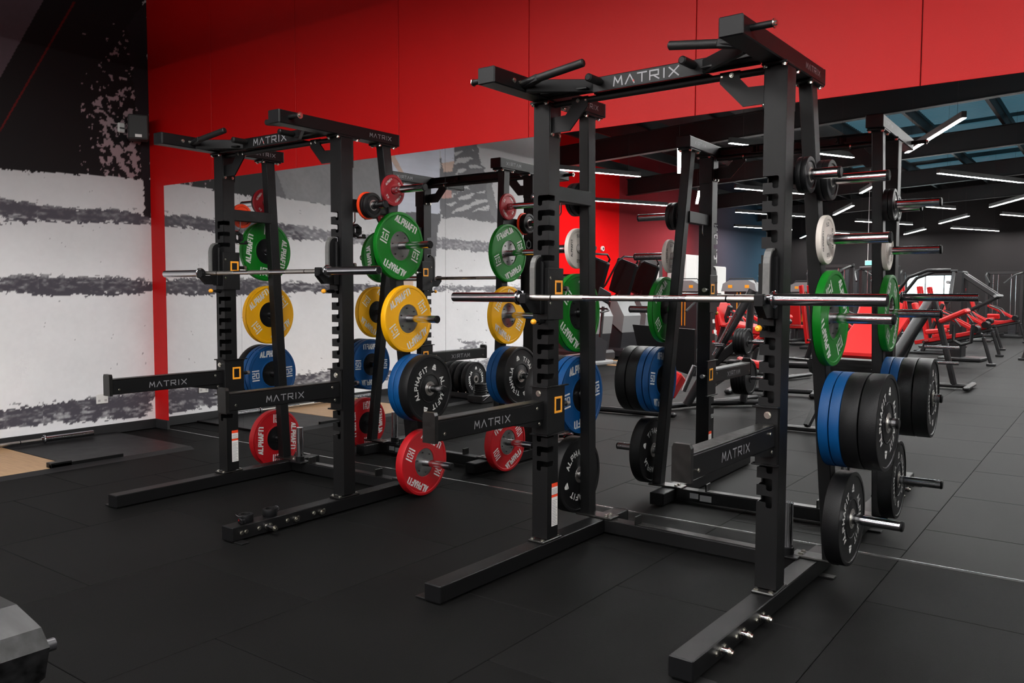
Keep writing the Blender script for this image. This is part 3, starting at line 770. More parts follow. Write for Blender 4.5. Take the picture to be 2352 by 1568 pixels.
        mb = MB().cyl((s * .645, -.305, 2.402), (s * .735, -.305, 2.402), .0135, 16).build('band_peg', F, R)
        MB().cyl((s * .735, -.305, 2.402), (s * .739, -.305, 2.402), .019, 20).cyl((s * .739, -.305, 2.402), (s * .748, -.305, 2.402), .010, 8).build('washer', M['zinc'], mb)
        mb = MB()
        hexbolt(mb, (s * .5484, -.23, 2.40), (-s, 0, 0), .009, .008); hexbolt(mb, (s * .5484, -.18, 2.40), (-s, 0, 0), .008, .008)
        mb.build('bolt', M['zinc'], b)
        # grips
        g1 = MB().cyl((s * .46, -.165, 2.408), (s * .215, -.135, 2.450), .019, 20, ch=.006).build('grip', M['grip'], R)
        MB().bar((s * .548, -.15, 2.395), (s * .45, -.165, 2.410), .035, .035, .003).cyl((s * .56, -.165, 2.395), (s * .44, -.165, 2.412), .0165, 12).build('arm', F, g1)
        g2 = MB().cyl((s * .240, -.065, 2.402), (s * .243, .045, 2.402), .019, 20, ch=.006).build('grip', M['grip'], R)
        MB().cyl((s * .243, .03, 2.402), (s * .245, .085, 2.402), .016, 12).build('arm', F, g2)
        MB().bar((s * .27, .075, 2.392), (s * .552, -.13, 2.392), .022, .062, .003).bar((s * .552, .03, 2.376), (s * .30, .06, 2.376), .10, .010, .002).build('brace_arm', F, R)
        # gusset plate
        P = [(.345, 2.362), (.345, 2.315), (.452, 2.203), (.558, 2.203), (.558, 2.28), (.475, 2.283), (.437, 2.325), (.437, 2.362)]
        MB().prism([(s * x_, z_) for x_, z_ in P], 'y', .10, .110).box(s * .553, s * .5585, .08, .172, 2.185, 2.345, .002).build('gusset', F, R)
        mb = MB()
        for y in (.095, .155): hexbolt(mb, (s * .552, y, 2.195), (-s, 0, 0), .008, .008)
        for z in (2.345,): hexbolt(mb, (s * .40, .10, z), (0, -1, 0), .008, .008)
        mb.build('bolt', M['zinc'], R)
    c = MB().box(-.5484, .5484, .052, .058, 2.358, 2.428, .002).box(-.5484, .5484, .052, .09, 2.422, 2.428, .002).build('logo_crossbar', F, R)
    mb = MB(); front_text(mb, 'M^TRIX', .040, .046, .018, .0062, .052, 0, 2.393); L_ = mb.build('lettering', M['logo'], c)
    mb = MB().add([(-.068, .0511, 2.388), (-.058, .0511, 2.388), (-.063, .0511, 2.396)], [(0, 1, 2)]); 
    MB0 = MB(); MB0.add([(-.0665, .0510, 2.379), (-.0565, .0510, 2.379), (-.0615, .0510, 2.390)], [(0, 1, 2)]); MB0.build('logo_mark', M['logo_accent'], c)
    pb = MB().cyl((-.5484, .115, 2.345), (.5484, .115, 2.345), .0155, 20).build('pull_up_bar', M['grip'], R)
    mb = MB().cyl((-.36, .115, 2.345), (-.35, .115, 2.345), .0185, 20).cyl((.35, .115, 2.345), (.36, .115, 2.345), .0185, 20).build('ring', M['zinc'], pb)
    MB().box(-.3, .3, .085, .145, 2.358, 2.366, .002).build('backing_strip', F, pb)
    # ---- J-cups
    for s in (-1, 1):
        i = -s; X = s * W; zb = barz; z0, z1 = zb - .115, zb + .152
        h = .0485
        mb = MB()
        mb.box(X - h - .008, X + h + .008, .060, .0775, z0, z1, .003) if False else None
        # U-shaped sleeve round front and sides
        mb.box(X + i * h, X + i * (h + .007), .066, .205, z0, z1, .002)
        mb.box(X + i * (h + .006), X - i * .018, .066, .0772, z0, z1, .002)
        J = mb.build('j_cup', F, R)
        # tall rounded guard, its nylon liner
        def arch(x0, x1, y0, y1, zz0, zz1):
            # rounded top towards the front, in the y-z plane
            P = [(y1, zz0), (y0, zz0), (y0, zz1 - .05)]
            for k in range(1, 7):
                a_ = PI - k * PI / 12; P.append((y0 + .05 + .05 * math.cos(a_), zz1 - .05 + .05 * math.sin(a_)))
            P.append((y1, zz1)); return P
        Pg = arch(0, 0, .002, .068, zb - .02, zb + .207)
        MB().prism(Pg, 'x', X - .004, X + .018).box(X - .012, X + .034, .045, .068, zb - .02, zb + .185, .006).build('guard', M['blackplastic'], J)
        Pl = arch(0, 0, -.004, .010, zb + .0, zb + .205)
        MB().prism([(.002, zb - .005), (-.009, zb - .005), (-.009, zb + .150), (-.003, zb + .178), (.010, zb + .200), (.026, zb + .2125), (.050, zb + .216), (.050, zb + .207), (.030, zb + .204), (.014, zb + .190), (.005, zb + .172), (.002, zb + .150)], 'x', X - .008, X + .021).build('liner', M['uhmw'], J)
        # cradle with lip
        mb = MB()
        mb.prism([(-.088, zb + .022), (-.064, zb + .022), (-.056, zb + .010), (-.056, zb - .0165), (.066, zb - .0165), (.066, zb - .078), (-.042, zb - .078), (-.092, zb - .028), (-.092, zb + .016)], 'x', X - .010, X + .026)
        mb.box(X - .014, X + .030, -.090, -.066, zb - .025, zb + .019, .004).box(X - .02, X + .034, .03, .068, zb - .085, zb - .01, .004)
        mb.build('cradle', M['blackplastic'], J)
        mb = MB(); ring_frame(mb, X + i * (h + .007), i, .125, .193, zb + .015, zb + .088, .012); mb.build('orange_frame', M['orange'], J)
        mb = MB().cyl((X + i * .02, .03, z0 - .008), (X + i * .02, .068, z0 - .008), .012, 16).cyl((X + i * .02, .0, z0 - .008), (X + i * .02, .03, z0 - .008), .007, 12)
        PN = mb.build('pull_pin', M['blackplastic'], J)
        MB().lathe([(0, .006), (.004, .010), (.012, .0145), (.02, .0145), (.028, .010), (.031, .002)], (X + i * .02, .004, z0 - .008), (0, -1, 0), 16).build('knob', M['yellowknob'], PN)
        PN2 = MB().cyl((X + i * .035, .205, zb + .045), (X + i * .035, .25, zb + .045), .012, 14).build('rear_pin', M['blackplastic'], J)
        MB().cyl((X + i * .035, .25, zb + .045), (X + i * .035, .268, zb + .045), .0145, 16).build('pin_end', M['steel'], PN2)
        mb = MB()
        for z in (zb + .10, zb - .03): hexbolt(mb, (X + i * (h + .007), .085, z), (i, 0, 0), .006, .005)
        mb.build('bolt', M['zinc'], J)
    # ---- spotter arms
    for s in (-1, 1):
        i = -s; X = s * W; h = .0485
        mb = MB()
        mb.box(X + i * h, X + i * (h + .007), .066, .225, .655, .905, .002)
        mb.box(X + i * (h + .006), X - i * (h - .004), .064, .0772, .655, .905, .002)
        
        for zz in (.902, .651): mb.box(X + i * (h + .016), X + i * h, .052, .25, zz, zz + .007, .001).box(X + i * (h + .016), X - i * h, .048, .0772, zz, zz + .007, .001)
        S = mb.build('spotter_sleeve', M['worn'] if False else F, R)
        mb = MB(); ring_frame(mb, X + i * (h + .007), i, .128, .196, .763, .850, .012); mb.build('orange_frame', M['orange'], S)
        PN2 = MB().cyl((X + i * .035, .215, .80), (X + i * .035, .262, .80), .012, 14).build('rear_pin', M['blackplastic'], S)
        MB().cyl((X + i * .035, .262, .80), (X + i * .035, .282, .80), .0145, 16).build('pin_end', M['steel'], PN2)
        mb = MB(); hexbolt(mb, (X, .064, .870), (0, -1, 0), .012, .010); hexbolt(mb, (X + .036, .0, .80), (1, 0, 0), .007, .005); hexbolt(mb, (X + .036, .02, .72), (1, 0, 0), .007, .005); hexbolt(mb, (X + .036, -.70, .765), (1, 0, 0), .006, .004)
        mb.build('bolt', M['zinc'], S)
        # arm: beam 0.105 deep, thin gusset under the root
        A = MB().box(X - .035, X + .035, -.745, .066, .735, .826, .004).prism([(.066, .736), (-.20, .736), (.066, .690)], 'x', X - .030, X + .030).build('spotter_arm', F, R)
        MB().box(X - .0352, X + .0352, -.74, .06, .826, .834, .003).build('top_liner', M['worn'], A)
        MB().prism([(X - .037, .728), (X + .037, .728), (X + .037, .850), (X + .030, .865), (X - .030, .865), (X - .037, .850)], 'y', -.765, -.743).build('end_plate', M['worn'], A)
        mb = MB(); side_text(mb, 'M^TRIX', .033, .036, .015, .0052, X + .035, -.36, .778); side_text(mb, 'M^TRIX', .033, .036, .015, .0052, X - .035, -.36, .778, -1); mb.build('lettering', M['logo'], A)
    # ---- band pegs and bolts on the outer side of the right rail
    for k, (y, l, kind) in enumerate(pegs_beam):
        x0 = W + .048; z = .048
        if kind == 'bolt':
            mb = MB(); hexbolt(mb, (x0, y, z), (1, 0, 0), .010, .008); mb.build('bolt', M['zinc'], R)
        else:
            P_ = MB().cyl((x0, y, z), (x0 + l, y, z), .0125, 16).build('band_peg', M['chrome'] if l > .04 else F, R)
            MB().cyl((x0 + l - .012, y, z), (x0 + l - .006, y, z), .017, 20).cyl((x0 + l - .006, y, z), (x0 + l, y, z), .013, 16).cyl((x0 + l, y, z), (x0 + l + .008, y, z), .009, 8).build('washer', M['zinc'], P_)
            MB().cyl((x0, y - .0, z), (x0 + .006, y, z), .017, 16).build('flange', M['zinc'], P_)
    return R

RACK = {}
R1P = (3.3531, -1.1785, 0.005215); R2P = (6.1096, -1.1882, -0.022195)
Z1, Z2 = 1.5196, 1.3675
PEG1 = [2.064, 1.699, 1.215, .752, .235]; PEG2 = [1.915, 1.643, 1.277, .800, .318]
R2 = make_rack('power_rack', (R2P[0], R2P[1], 0), R2P[2], 'large black power rack in front on the right, two blue plates each side', Z2, PEG2, 1.944, 1,
               [(-.545, .0, 'bolt'), (-.505, .045, 'peg'), (-.47, 0, 'bolt'), (-.355, 0, 'bolt'), (-.315, .045, 'peg'), (-.28, 0, 'bolt'), (-.145, 0, 'bolt'), (-.105, .045, 'peg'), (-.07, 0, 'bolt')], 2)
R1 = make_rack('power_rack', (R1P[0], R1P[1], 0), R1P[2], 'black power rack farther back on the left, with yellow, green and red plates', Z1, PEG1, 1.975, -1,
               [(-.685, 0, 'bolt'), (-.655, 0, 'bolt'), (-.568, 0, 'bolt'), (-.517, .085, 'peg'), (-.49, 0, 'bolt'), (-.368, 0, 'bolt'), (-.317, .03, 'peg'), (-.29, 0, 'bolt'), (-.168, 0, 'bolt'), (-.12, .03, 'peg'), (-.09, 0, 'bolt')], 1)

def rw(k, x, y, z):
    X, Y, a = R1P if k == 1 else R2P
    c, s = math.cos(a), math.sin(a)
    return Vector((X + x * c - y * s, Y + x * s + y * c, z))

# ================================================================== PLATES
def plate_body(r, t, rim=.018, rec=.004, hub=.0):
    ri = .0262
    prof = [(0 + .004, r), (t - .004, r), (t - .001, r - .0015), (t, r - .005), (t, r - rim), (t - rec, r - rim - .004)]
    prof += [(t - rec, hub + .010 if hub else .055), (t - rec + (.0015 if hub else .003), hub + .008 if hub else .050), (t - rec + (.0015 if hub else .003), hub if hub else ri)]
    q = [(t - a, b) for a, b in prof[2:]][::-1]
    return prof + q
def plate_mesh(kind, r, t, bm, num, lm, hub=.0):
    """things are built along local +x, from 0 to t"""
    E_ = empty('weight_plate')
    mb = MB()
    if hub:
        mb.lathe(plate_body(r, t, hub=hub), (0, 0, 0), (1, 0, 0), 64)
        # close inner bore of rubber
        mb.lathe([(.0035, hub), (t - .0035, hub)], (0, 0, 0), (1, 0, 0), 48)
    else:
        mb.lathe(plate_body(r, t), (0, 0, 0), (1, 0, 0), 64 if r > .15 else 40, closed=True)
    mb.build('rubber_disc', bm, E_)
    if hub:
        m2 = MB(); tr = .007
        m2.use(M['blackplastic']).lathe([(tr, .0262), (tr, hub + .001)], (0, 0, 0), (1, 0, 0), 48, smooth=False); m2.use(M['hub']).lathe([(t - tr, hub + .001), (t - tr, .0262)], (0, 0, 0), (1, 0, 0), 48, smooth=False); m2.lathe([(t - tr, .0262), (tr, .0262)], (0, 0, 0), (1, 0, 0), 32)
        STUFF.add('steel_hub'); H = m2.build('steel_hub', None, E_); STUFF.discard('steel_hub'); del H['kind']
        m3 = MB()
        for k in range(6):
            a_ = k * PI / 3 + .2; c, s = math.cos(a_) * hub * .74, math.sin(a_) * hub * .74
            m3.cyl((t - tr, c, s), (t - tr + .004, c, s), .0045, 8); m3.cyl((tr, c, s), (tr - .004, c, s), .0045, 8)
        m3.build('rivet', M['blackplastic'], H)
    elif kind == 'black':
        m2 = MB(); m2.lathe([(.0, .0262), (-.0005, .047), (.004, .050), (t - .004, .050), (t + .0005, .047), (t, .0262)], (0, 0, 0), (1, 0, 0), 40, closed=True, smooth=False)
        m2.lathe([(t + .0005, .036), (t + .0035, .035), (t + .0035, .028), (t, .0265)], (0, 0, 0), (1, 0, 0), 32, smooth=False)
        m2.build('steel_hub', M['steel'], E_)
        m3 = MB(); m3.lathe([(t - .0035, .098), (t - .001, .096), (t - .001, .092), (t - .0035, .090)], (0, 0, 0), (1, 0, 0), 48); m3.build('moulded_ring', bm, E_)
    elif kind == 'small':
        m2 = MB(); m2.lathe([(0, .0262), (0, .034), (t, .034), (t + .001, .0262)], (0, 0, 0), (1, 0, 0), 28, closed=True, smooth=False); m2.build('steel_bush', M['steel'], E_)
    # lettering on both faces
    mb = MB(); rec = .004 - .0007
    for face in (1, -1):
        xx = (t - rec) if face > 0 else rec
        fn = lambda a_, b_: (xx, face * a_, b_)
        def rot2(qs, ang, dx=0, dy=0):
            c, s = math.cos(ang), math.sin(ang)
            return [[((p[0] + dx) * c - (p[1] + dy) * s, (p[0] + dx) * s + (p[1] + dy) * c) for p in q] for q in qs]
        if kind == 'comp':
            rm = (r - .018 + hub) / 2 + .006
            w_ = strokes('ALPHAFIT', .039, .0178, .0120, .0104, .12)
            for ang in (0, PI): put(mb, rot2(w_, ang, 0, rm), fn)
            nn = strokes(num, .037, .022, .0135, .0072)
            barq = [[(-.033, .032), (.033, .032), (.033, .041), (-.033, .041)], [(-.033, -.041), (.033, -.041), (.033, -.032), (-.033, -.032)]]
            for ang in (0, PI): put(mb, rot2(nn + barq, ang, -rm, 0), fn)
        elif kind == 'black':
            put(mb, arc_text('ALPHAFIT', .030, .022, .0135, .0074, .134, PI * .97), fn)
            put(mb, arc_text('ALPHAFIT', .030, .022, .0135, .0074, .134, -PI * .03), fn)
        elif kind == 'white':
            for ang in (PI / 2, -PI / 2): put(mb, rot2(strokes('ALPHAFIT', .016, .009, .0042, .0034), ang, 0, r * .62), fn)
            for ang in (0, PI): put(mb, rot2(strokes('5.0', .014, .011, .004, .003), ang, 0, r * .62), fn)
        elif kind == 'smallprint':
            for ang in (0, PI): put(mb, rot2(strokes('ALPHAFIT', .015, .0062, .0036, .0028, .12), ang, 0, r * .68), fn)
            for ang in (PI / 2, -PI / 2): put(mb, rot2(strokes('2.5', .012, .008, .003, .0028), ang, 0, r * .68), fn)
    if mb.v: mb.build('lettering', lm, E_)
    if kind == 'black':
        mb = MB()
        for face in (1, -1):
            xx = (t - rec) if face > 0 else rec
            for ang in (PI / 2, -PI / 2):
                R_ = .148
                def P2(a_, b_):
                    c, s = math.cos(ang), math.sin(ang); rx, ry = s, -c
                    return (xx, face * (c * (R_ + b_) + rx * a_), s * (R_ + b_) + ry * a_)
                mb.add([P2(-.019, -.006), P2(.019, -.006), P2(.007, .017), P2(-.007, .017)], [(0, 1, 2, 3)])
                mb.add([P2(-.019, -.02), P2(.019, -.02), P2(.019, -.009), P2(-.019, -.009)], [(0, 1, 2, 3)])
        mb.build('emblem', M['print'], E_)
    return E_
PROTO = {}
def proto(key):
    if key not in PROTO:
        PROTO[key] = {'green': lambda: plate_mesh('comp', .225, .036, M['green_p'], '10', M['print'], .097),
            'green15': lambda: plate_mesh('comp', .225, .040, M['green_p'], '10', M['print'], .097),
            'yellow': lambda: plate_mesh('comp', .225, .045, M['yellow_p'], '15', M['print'], .097),
            'blue': lambda: plate_mesh('comp', .225, .048, M['blue_p'], '20', M['print'], .098),
            'red': lambda: plate_mesh('comp', .225, .062, M['red_p'], '25', M['print'], .097),
            'black': lambda: plate_mesh('black', .225, .076, M['black_p'], '20', M['print']),
            'white': lambda: plate_mesh('white', .114, .026, M['white_p'], '', M['blackprint']),
            'maroon': lambda: plate_mesh('smallprint', .103, .022, M['maroon_p'], '', M['print']),
            'orange': lambda: plate_mesh('small', .088, .018, M['orange_p'], '', None),
            'small_black': lambda: plate_mesh('small', .080, .024, M['black_p'], '', None),
            'mid_black': lambda: plate_mesh('small', .093, .028, M['black_p'], '', None)}[key]()
        return PROTO[key], True
    return PROTO[key], False
TH = {'green': .036, 'green15': .04, 'yellow': .045, 'blue': .048, 'red': .062, 'black': .076, 'white': .026, 'maroon': .022, 'orange': .018, 'small_black': .024, 'mid_black': .028}
def place_plate(key, k, side, xin, y, z, spin, label, group, tilt=0.0):
    """xin: distance of the inner face from the rack axis"""
    o, new = proto(key)
    if not new: o = copy_tree(o)
    t = TH[key]; x = xin if side > 0 else -xin
    o.location = rw(k, x, y, z); a = R1P[2] if k == 1 else R2P[2]
    o.rotation_euler = (spin if side > 0 else -spin, 0, a if side > 0 else a + PI)
    tag(o, label, 'weight plate', group); return o
def rp(z): k = (z - .09) / 2.26; return (.70 - .10 * k, .70 - .20 * k)
def on_peg(k, side, z, items, gap0, group, drop=.001):
    x, y = rp(z); x += .036 + gap0
    for key, spin, lab in items:
        place_plate(key, k, side, x, y, z - drop, spin, lab, group); x += TH[key] + (.005 if key == 'black' else .0015)
G1, G2 = 'bumper plates on the left rack', 'bumper plates on the right rack'
# left rack, right-hand pegs
on_peg(1, 1, PEG1[0], [('maroon', math.radians(38), 'small dull red plate on the topmost right-hand peg of the left rack')], .0, G1)
on_peg(1, 1, PEG1[1], [('green', math.radians(-22), 'green 10 plate with steel hub on the right-hand side of the left rack')], .0, G1)
on_peg(1, 1, PEG1[2], [('yellow', math.radians(30), 'yellow 15 plate with steel hub on the right-hand side of the left rack')], .0, G1)
on_peg(1, 1, PEG1[3], [('blue', .4, 'inner blue plate of the pair, right side of the left rack'), ('blue', 1.2, 'outer blue plate touching the black plate, right side of the left rack'),
                       ('black', math.radians(-18), 'black plate with white lettering in front of two blue plates on the left rack')], .0, G1)
on_peg(1, 1, PEG1[4], [('red', math.radians(-28), 'red 25 plate on the lowest right-hand peg of the left rack')], .0, G1)
# left rack, left-hand pegs
on_peg(1, -1, PEG1[0], [('maroon', math.radians(50), 'small dull red plate on the topmost left-hand peg of the left rack'), ('mid_black', 0, 'small black plate behind the red one, topmost left-hand peg of the left rack')], .02, G1)
on_peg(1, -1, PEG1[1], [('green', math.radians(82), 'green 10 plate on the left-hand side of the left rack, ring collar before it')], .035, G1)
on_peg(1, -1, PEG1[2], [('yellow', math.radians(38), 'yellow 15 plate on the left-hand side of the left rack')], .04, G1)
on_peg(1, -1, PEG1[3], [('blue', math.radians(2), 'blue 20 plate facing the inside of the left rack, left-hand side'), ('blue', 1.0, 'second blue plate behind the first, left-hand side of the left rack'), ('black', .5, 'black plate outermost behind two blue plates, left-hand side of the left rack')], .05, G1)
on_peg(1, -1, PEG1[4], [('red', math.radians(88), 'red plate with upright white lettering on the lowest left-hand peg of the left rack')], .04, G1)
# left rack brackets
BZ1, BZ2 = 1.975 - .03, 1.944 - .03
x0 = W + .036
place_plate('orange', 1, 1, x0, .30, BZ1 - .001, 0, 'thin orange-red plate behind two small black ones, upper bracket of the left rack', G1)
place_plate('small_black', 1, 1, x0 + .019, .30, BZ1 - .001, 0, 'small black plate next to the orange-red one, upper bracket of the left rack', G1)
place_plate('small_black', 1, 1, x0 + .044, .30, BZ1 - .001, 1, 'outermost small black plate on the upper right bracket of the left rack', G1)
place_plate('orange', 1, -1, x0, .30, BZ1 - .001, 0, 'small orange-red plate on the upper left bracket of the left rack', G1)
# right rack, right side
on_peg(2, 1, PEG2[0], [('mid_black', 0, 'inner small black plate, topmost right-hand peg of the right rack'), ('mid_black', 1, 'outer small black plate on the topmost right-hand peg of the right rack')], .0, G2)
on_peg(2, 1, PEG2[1], [('white', math.radians(8), 'small off-white 5.0 plate on the right-hand side of the right rack')], .0, G2)
on_peg(2, 1, PEG2[2], [('green15', math.radians(-55), 'green plate with steel hub on the right-hand side of the right rack')], .0, G2)
on_peg(2, 1, PEG2[3], [('blue', .2, 'innermost blue plate in the row of four, right side of the right rack'), ('blue', 1.1, 'second blue plate in the row of four, right side of the right rack'),
                       ('black', .9, 'inner black plate beside the blue ones, right side of the right rack'), ('black', math.radians(-8), 'outermost black lettered plate of four on the right side of the right rack')], .0, G2)
on_peg(2, 1, PEG2[4], [('black', math.radians(-5), 'single black lettered plate on the lowest right-hand peg of the right rack')], .0, G2)
place_plate('small_black', 2, 1, x0, .30, BZ2 - .001, 0, 'inner small black plate on the upper right bracket of the right rack', G2)
place_plate('small_black', 2, 1, x0 + .025, .30, BZ2 - .001, 1, 'outer small black plate on the upper right bracket of the right rack', G2)
# right rack, left side
on_peg(2, -1, PEG2[0], [('mid_black', 0, 'inner small black plate on the topmost left-hand peg of the right rack'), ('mid_black', 1, 'outer small black plate on the topmost left-hand peg of the right rack')], .0, G2)
on_peg(2, -1, PEG2[1], [('white', math.radians(0), 'small off-white 5.0 plate on the left-hand side of the right rack')], .02, G2)
on_peg(2, -1, PEG2[2], [('green15', math.radians(-38), 'green 10 plate on the left-hand side of the right rack')], .02, G2)
on_peg(2, -1, PEG2[3], [('blue', math.radians(8), 'blue 20 plate facing the inside of the right rack, left-hand side'), ('blue', 1.0, 'second blue plate, left-hand side of the right rack'),
                        ('black', .5, 'inner black plate behind the blue ones, left-hand side of the right rack'), ('black', 1.5, 'outermost black plate on the left-hand side of the right rack')], .0, G2)
on_peg(2, -1, PEG2[4], [('black', math.radians(-70), 'black lettered plate on the lowest left-hand peg of the right rack')], .02, G2)

# ================================================================== BARBELLS
def barbell(label, loc, rot, split=True):
    E_ = empty('barbell', loc, rot); tag(E_, label, 'barbell')
    sh = MB(); sh.use(M['steel']); 
    segs = [(-.655, -.46, 'steel'), (-.452, -.27, 'steel'), (-.27, -.11, 'chrome'), (-.11, .0, 'steel'), (.0, .11, 'steel'), (.11, .27, 'chrome'), (.27, .452, 'steel'), (.46, .655, 'steel'), (-.46, -.452, 'blackplastic'), (.452, .46, 'blackplastic')]
    for a_, b_, m_ in segs:
        sh.use(M[m_]); sh.cyl((a_, 0, 0), (b_, 0, 0), .0142 if m_ != 'blackplastic' else .0134, 20, cap=False)
    sh.build('shaft', None, E_)
    for s in (-1, 1):
        sl = MB().cyl((s * .668, 0, 0), (s * 1.10, 0, 0), .025, 32, ch=.0015).build('sleeve', M['chrome'], E_)
        MB().lathe([(0, .016), (0, .034), (.003, .0375), (.011, .0375), (.014, .034), (.014, .024)], (s * .655, 0, 0), (s, 0, 0), 32).lathe([(0, .0142), (0, .020), (.03, .024), (.03, .02)], (s * .632, 0, 0), (s, 0, 0), 24).build('collar', M['chrome'], sl)
        MB().cyl((s * 1.1, 0, 0), (s * 1.1003, 0, 0), .019, 24).build('end_cap', M['blackplastic'], sl)
    return E_
b2 = barbell('long steel barbell across the J-cups of the right rack', tuple(rw(2, 0.0, -.040, Z2)), (0, 0, R2P[2]))
b1 = barbell('long steel barbell across the J-cups of the left rack', tuple(rw(1, -.004, -.040, Z1)), (0, 0, R1P[2]))

# ================================================================== SMALL THINGS AROUND THE RACKS
def ring_collar(label, loc, rot, octo=False):
    E_ = empty('bar_collar', loc, rot); tag(E_, label, 'bar collar')
    n = 6 if octo else 28
    MB().lathe([(0, .027), (0, .040), (.004, .042), (.040, .042), (.044, .040), (.044, .027)], (0, 0, 0), (0, 0, 1), n, closed=True, smooth=not octo).build('ring', M['blackplastic'], E_)
    MB().lathe([(.001, .025), (.001, .027), (.043, .027), (.043, .025)], (0, 0, 0), (0, 0, 1), 24, closed=True).build('inner_pad', M['grip'], E_)
    lv = MB().box(.020, .085, -.048, -.036, .008, .036, .004).box(.065, .080, -.048, -.020, .010, .034, .003).build('lever', M['blackplastic'], E_)
    MB().box(.030, .040, -.0492, -.048, .018, .025).build('red_tab', M['red_p'], lv)
    MB().tube([(.05 * math.cos(a_), -.05 * math.sin(a_) * .3 - .036, .043) for a_ in np.linspace(0, PI, 8)], .0015, 6).build('spring', M['chrome'], E_)
    return E_
ring_collar('black bar collar on the floor rail of the left rack, nearer the rail end', tuple(rw(1, W - .01, -.615, .0875)), (0, 0, -.35))
ring_collar('black bar collar on the floor rail of the left rack, farther from the rail end', tuple(rw(1, W - .0, -.455, .0875)), (0, 0, 2.6))
ring_collar('hexagonal black collar hanging under the right bracket of the left rack', tuple(rw(1, W - .005, .222, 1.975 - .192)), (PI / 2, 0, PI / 2), True)
ring_collar('black collar hanging from the hook under the left bracket of the left rack', tuple(rw(1, -W - .015, .222, 1.975 - .192)), (PI / 2, 0, PI / 2), True)

# lifting platform by the mural
E_ = empty('lifting_platform', (.70, -2.08, 0)); tag(E_, 'lifting platform of black rubber and pale wood beside the mural', 'platform')
MB().box(-.66, .60, .61, 1.63, 0, .020, .004).build('rubber_mat', M['black_p'], E_)
MB().box(-.66, .60, -.59, .60, 0, .020, .003).build('wooden_board', M['wood'], E_)
MB().box(-.66, .60, -1.62, -.60, 0, .020, .004).build('rubber_mat', M['black_p'], E_)
f_ = MB().prism([(.60, 0), (.665, 0), (.602, .024), (.60, .024)], 'y', -1.62, 1.63).build('edge_ramp', M['black_trim'], E_)
MB().box(.52, .60, .44, .60, .0205, .060, .003).box(.565, .60, .44, 1.02, .0205, .050, .003).build('corner_bracket', M['frame'], E_)
bb = barbell('steel barbell lying on the lifting platform by the mural', (.150, -1.83, .0585), (0, 0, PI / 2))

# speaker, sensor, socket
E_ = empty('wall_speaker', (.02, -.14, 2.86)); tag(E_, 'dark grey box speaker mounted high in the corner by the red wall', 'speaker')
T_ = Matrix.Rotation(-.5, 4, 'Z')
MB().box(.04, .22, -.09, .09, 0, .235, .012, T_).build('cabinet', M['speaker'], E_)
MB().box(.221, .223, -.03, .03, .018, .045, 0, T_).build('badge', M['white_plastic'], E_)
MB().box(-.02, .06, -.03, .03, .08, .15, .004, T_).build('bracket', M['blackplastic'], E_)
E_ = empty('motion_sensor', (0, -.31, 2.93)); tag(E_, 'small white motion sensor high on the mural wall', 'sensor')
MB().box(0, .035, -.032, .032, .0, .095, .008).build('housing', M['white_plastic'], E_); MB().box(.035, .037, -.024, .024, .035, .050).build('lens', M['uhmw'], E_)
E_ = empty('power_socket', (0, -.56, .305)); tag(E_, 'white double power socket low on the mural wall', 'power socket')
pl = MB().box(0, .010, -.058, .058, 0, .092, .004).build('cover_plate', M['white_plastic'], E_)
MB().box(.010, .013, -.045, -.02, .062, .078, .002).box(.010, .013, .02, .045, .062, .078, .002).build('switch', M['white_plastic'], E_)
MB().box(.010, .0105, -.04, -.036, .02, .04).box(.010, .0105, -.028, -.024, .02, .04).box(.010, .0105, .024, .028, .02, .04).box(.010, .0105, .036, .04, .02, .04).build('pin_slot', M['blackplastic'], E_)
E_ = empty('rail_bolt', (0, 0, 0))
COL.objects.unlink(E_); bpy.data.objects.remove(E_)
# bench whose end shows at the lower left
E_ = empty('glute_bench', (5.85, -4.0, 0)); tag(E_, 'red-padded bench, its glossy grey end at the bottom left corner', 'bench')
sh_ = MB()
sh_.prism([(-.44, .60), (-.47, .70), (-.44, .735), (.22, .735), (.33, .712), (.365, .68), (.34, .61), (.18, .50), (-.25, .50)], 'y', -.62, .12)
sh_.build('shell', M['seatvinyl'], E_)
MB().cyl((.335, .10, .672), (.335, .142, .672), .013, 16).build('side_pin', M['mdark'], E_)
MB().pad((-.02, .04, .765), (.10, -.62, 1.16), .50, .07, (0, 0, 1), .022).build('red_pad', M['upred'], E_)
MB().pad((-.02, -.66, .98), (-.0, -.92, 1.28), .44, .08, (0, 0, 1), .022).build('red_pad', M['upred'], E_)
MB().bar((-.30, -.1, .50), (-.42, .25, .06), .06, .06, .01).bar((-.30, -.1, .5), (.0, -.9, .06), .06, .06, .01).bar((-.72, .25, .035), (.2, .2, .035), .07, .05, .012).bar((-.4, -1.0, .035), (.4, -.9, .035), .07, .05, .012).bar((0, .2, .035), (0, -.95, .035), .06, .05, .01).build('frame', M['mframe'], E_)
# ================================================================== EQUIPMENT SEEN IN THE MIRRORS (real things behind the camera)
def mplate(mb, p, d, r, t):
    mb.lathe([(0, .026), (0, r - .006), (.005, r), (t - .005, r), (t, r - .006), (t, r - .03), (t - .006, r - .035), (t - .006, .06), (t, .055), (t, .026)], p, d, 28, closed=True)
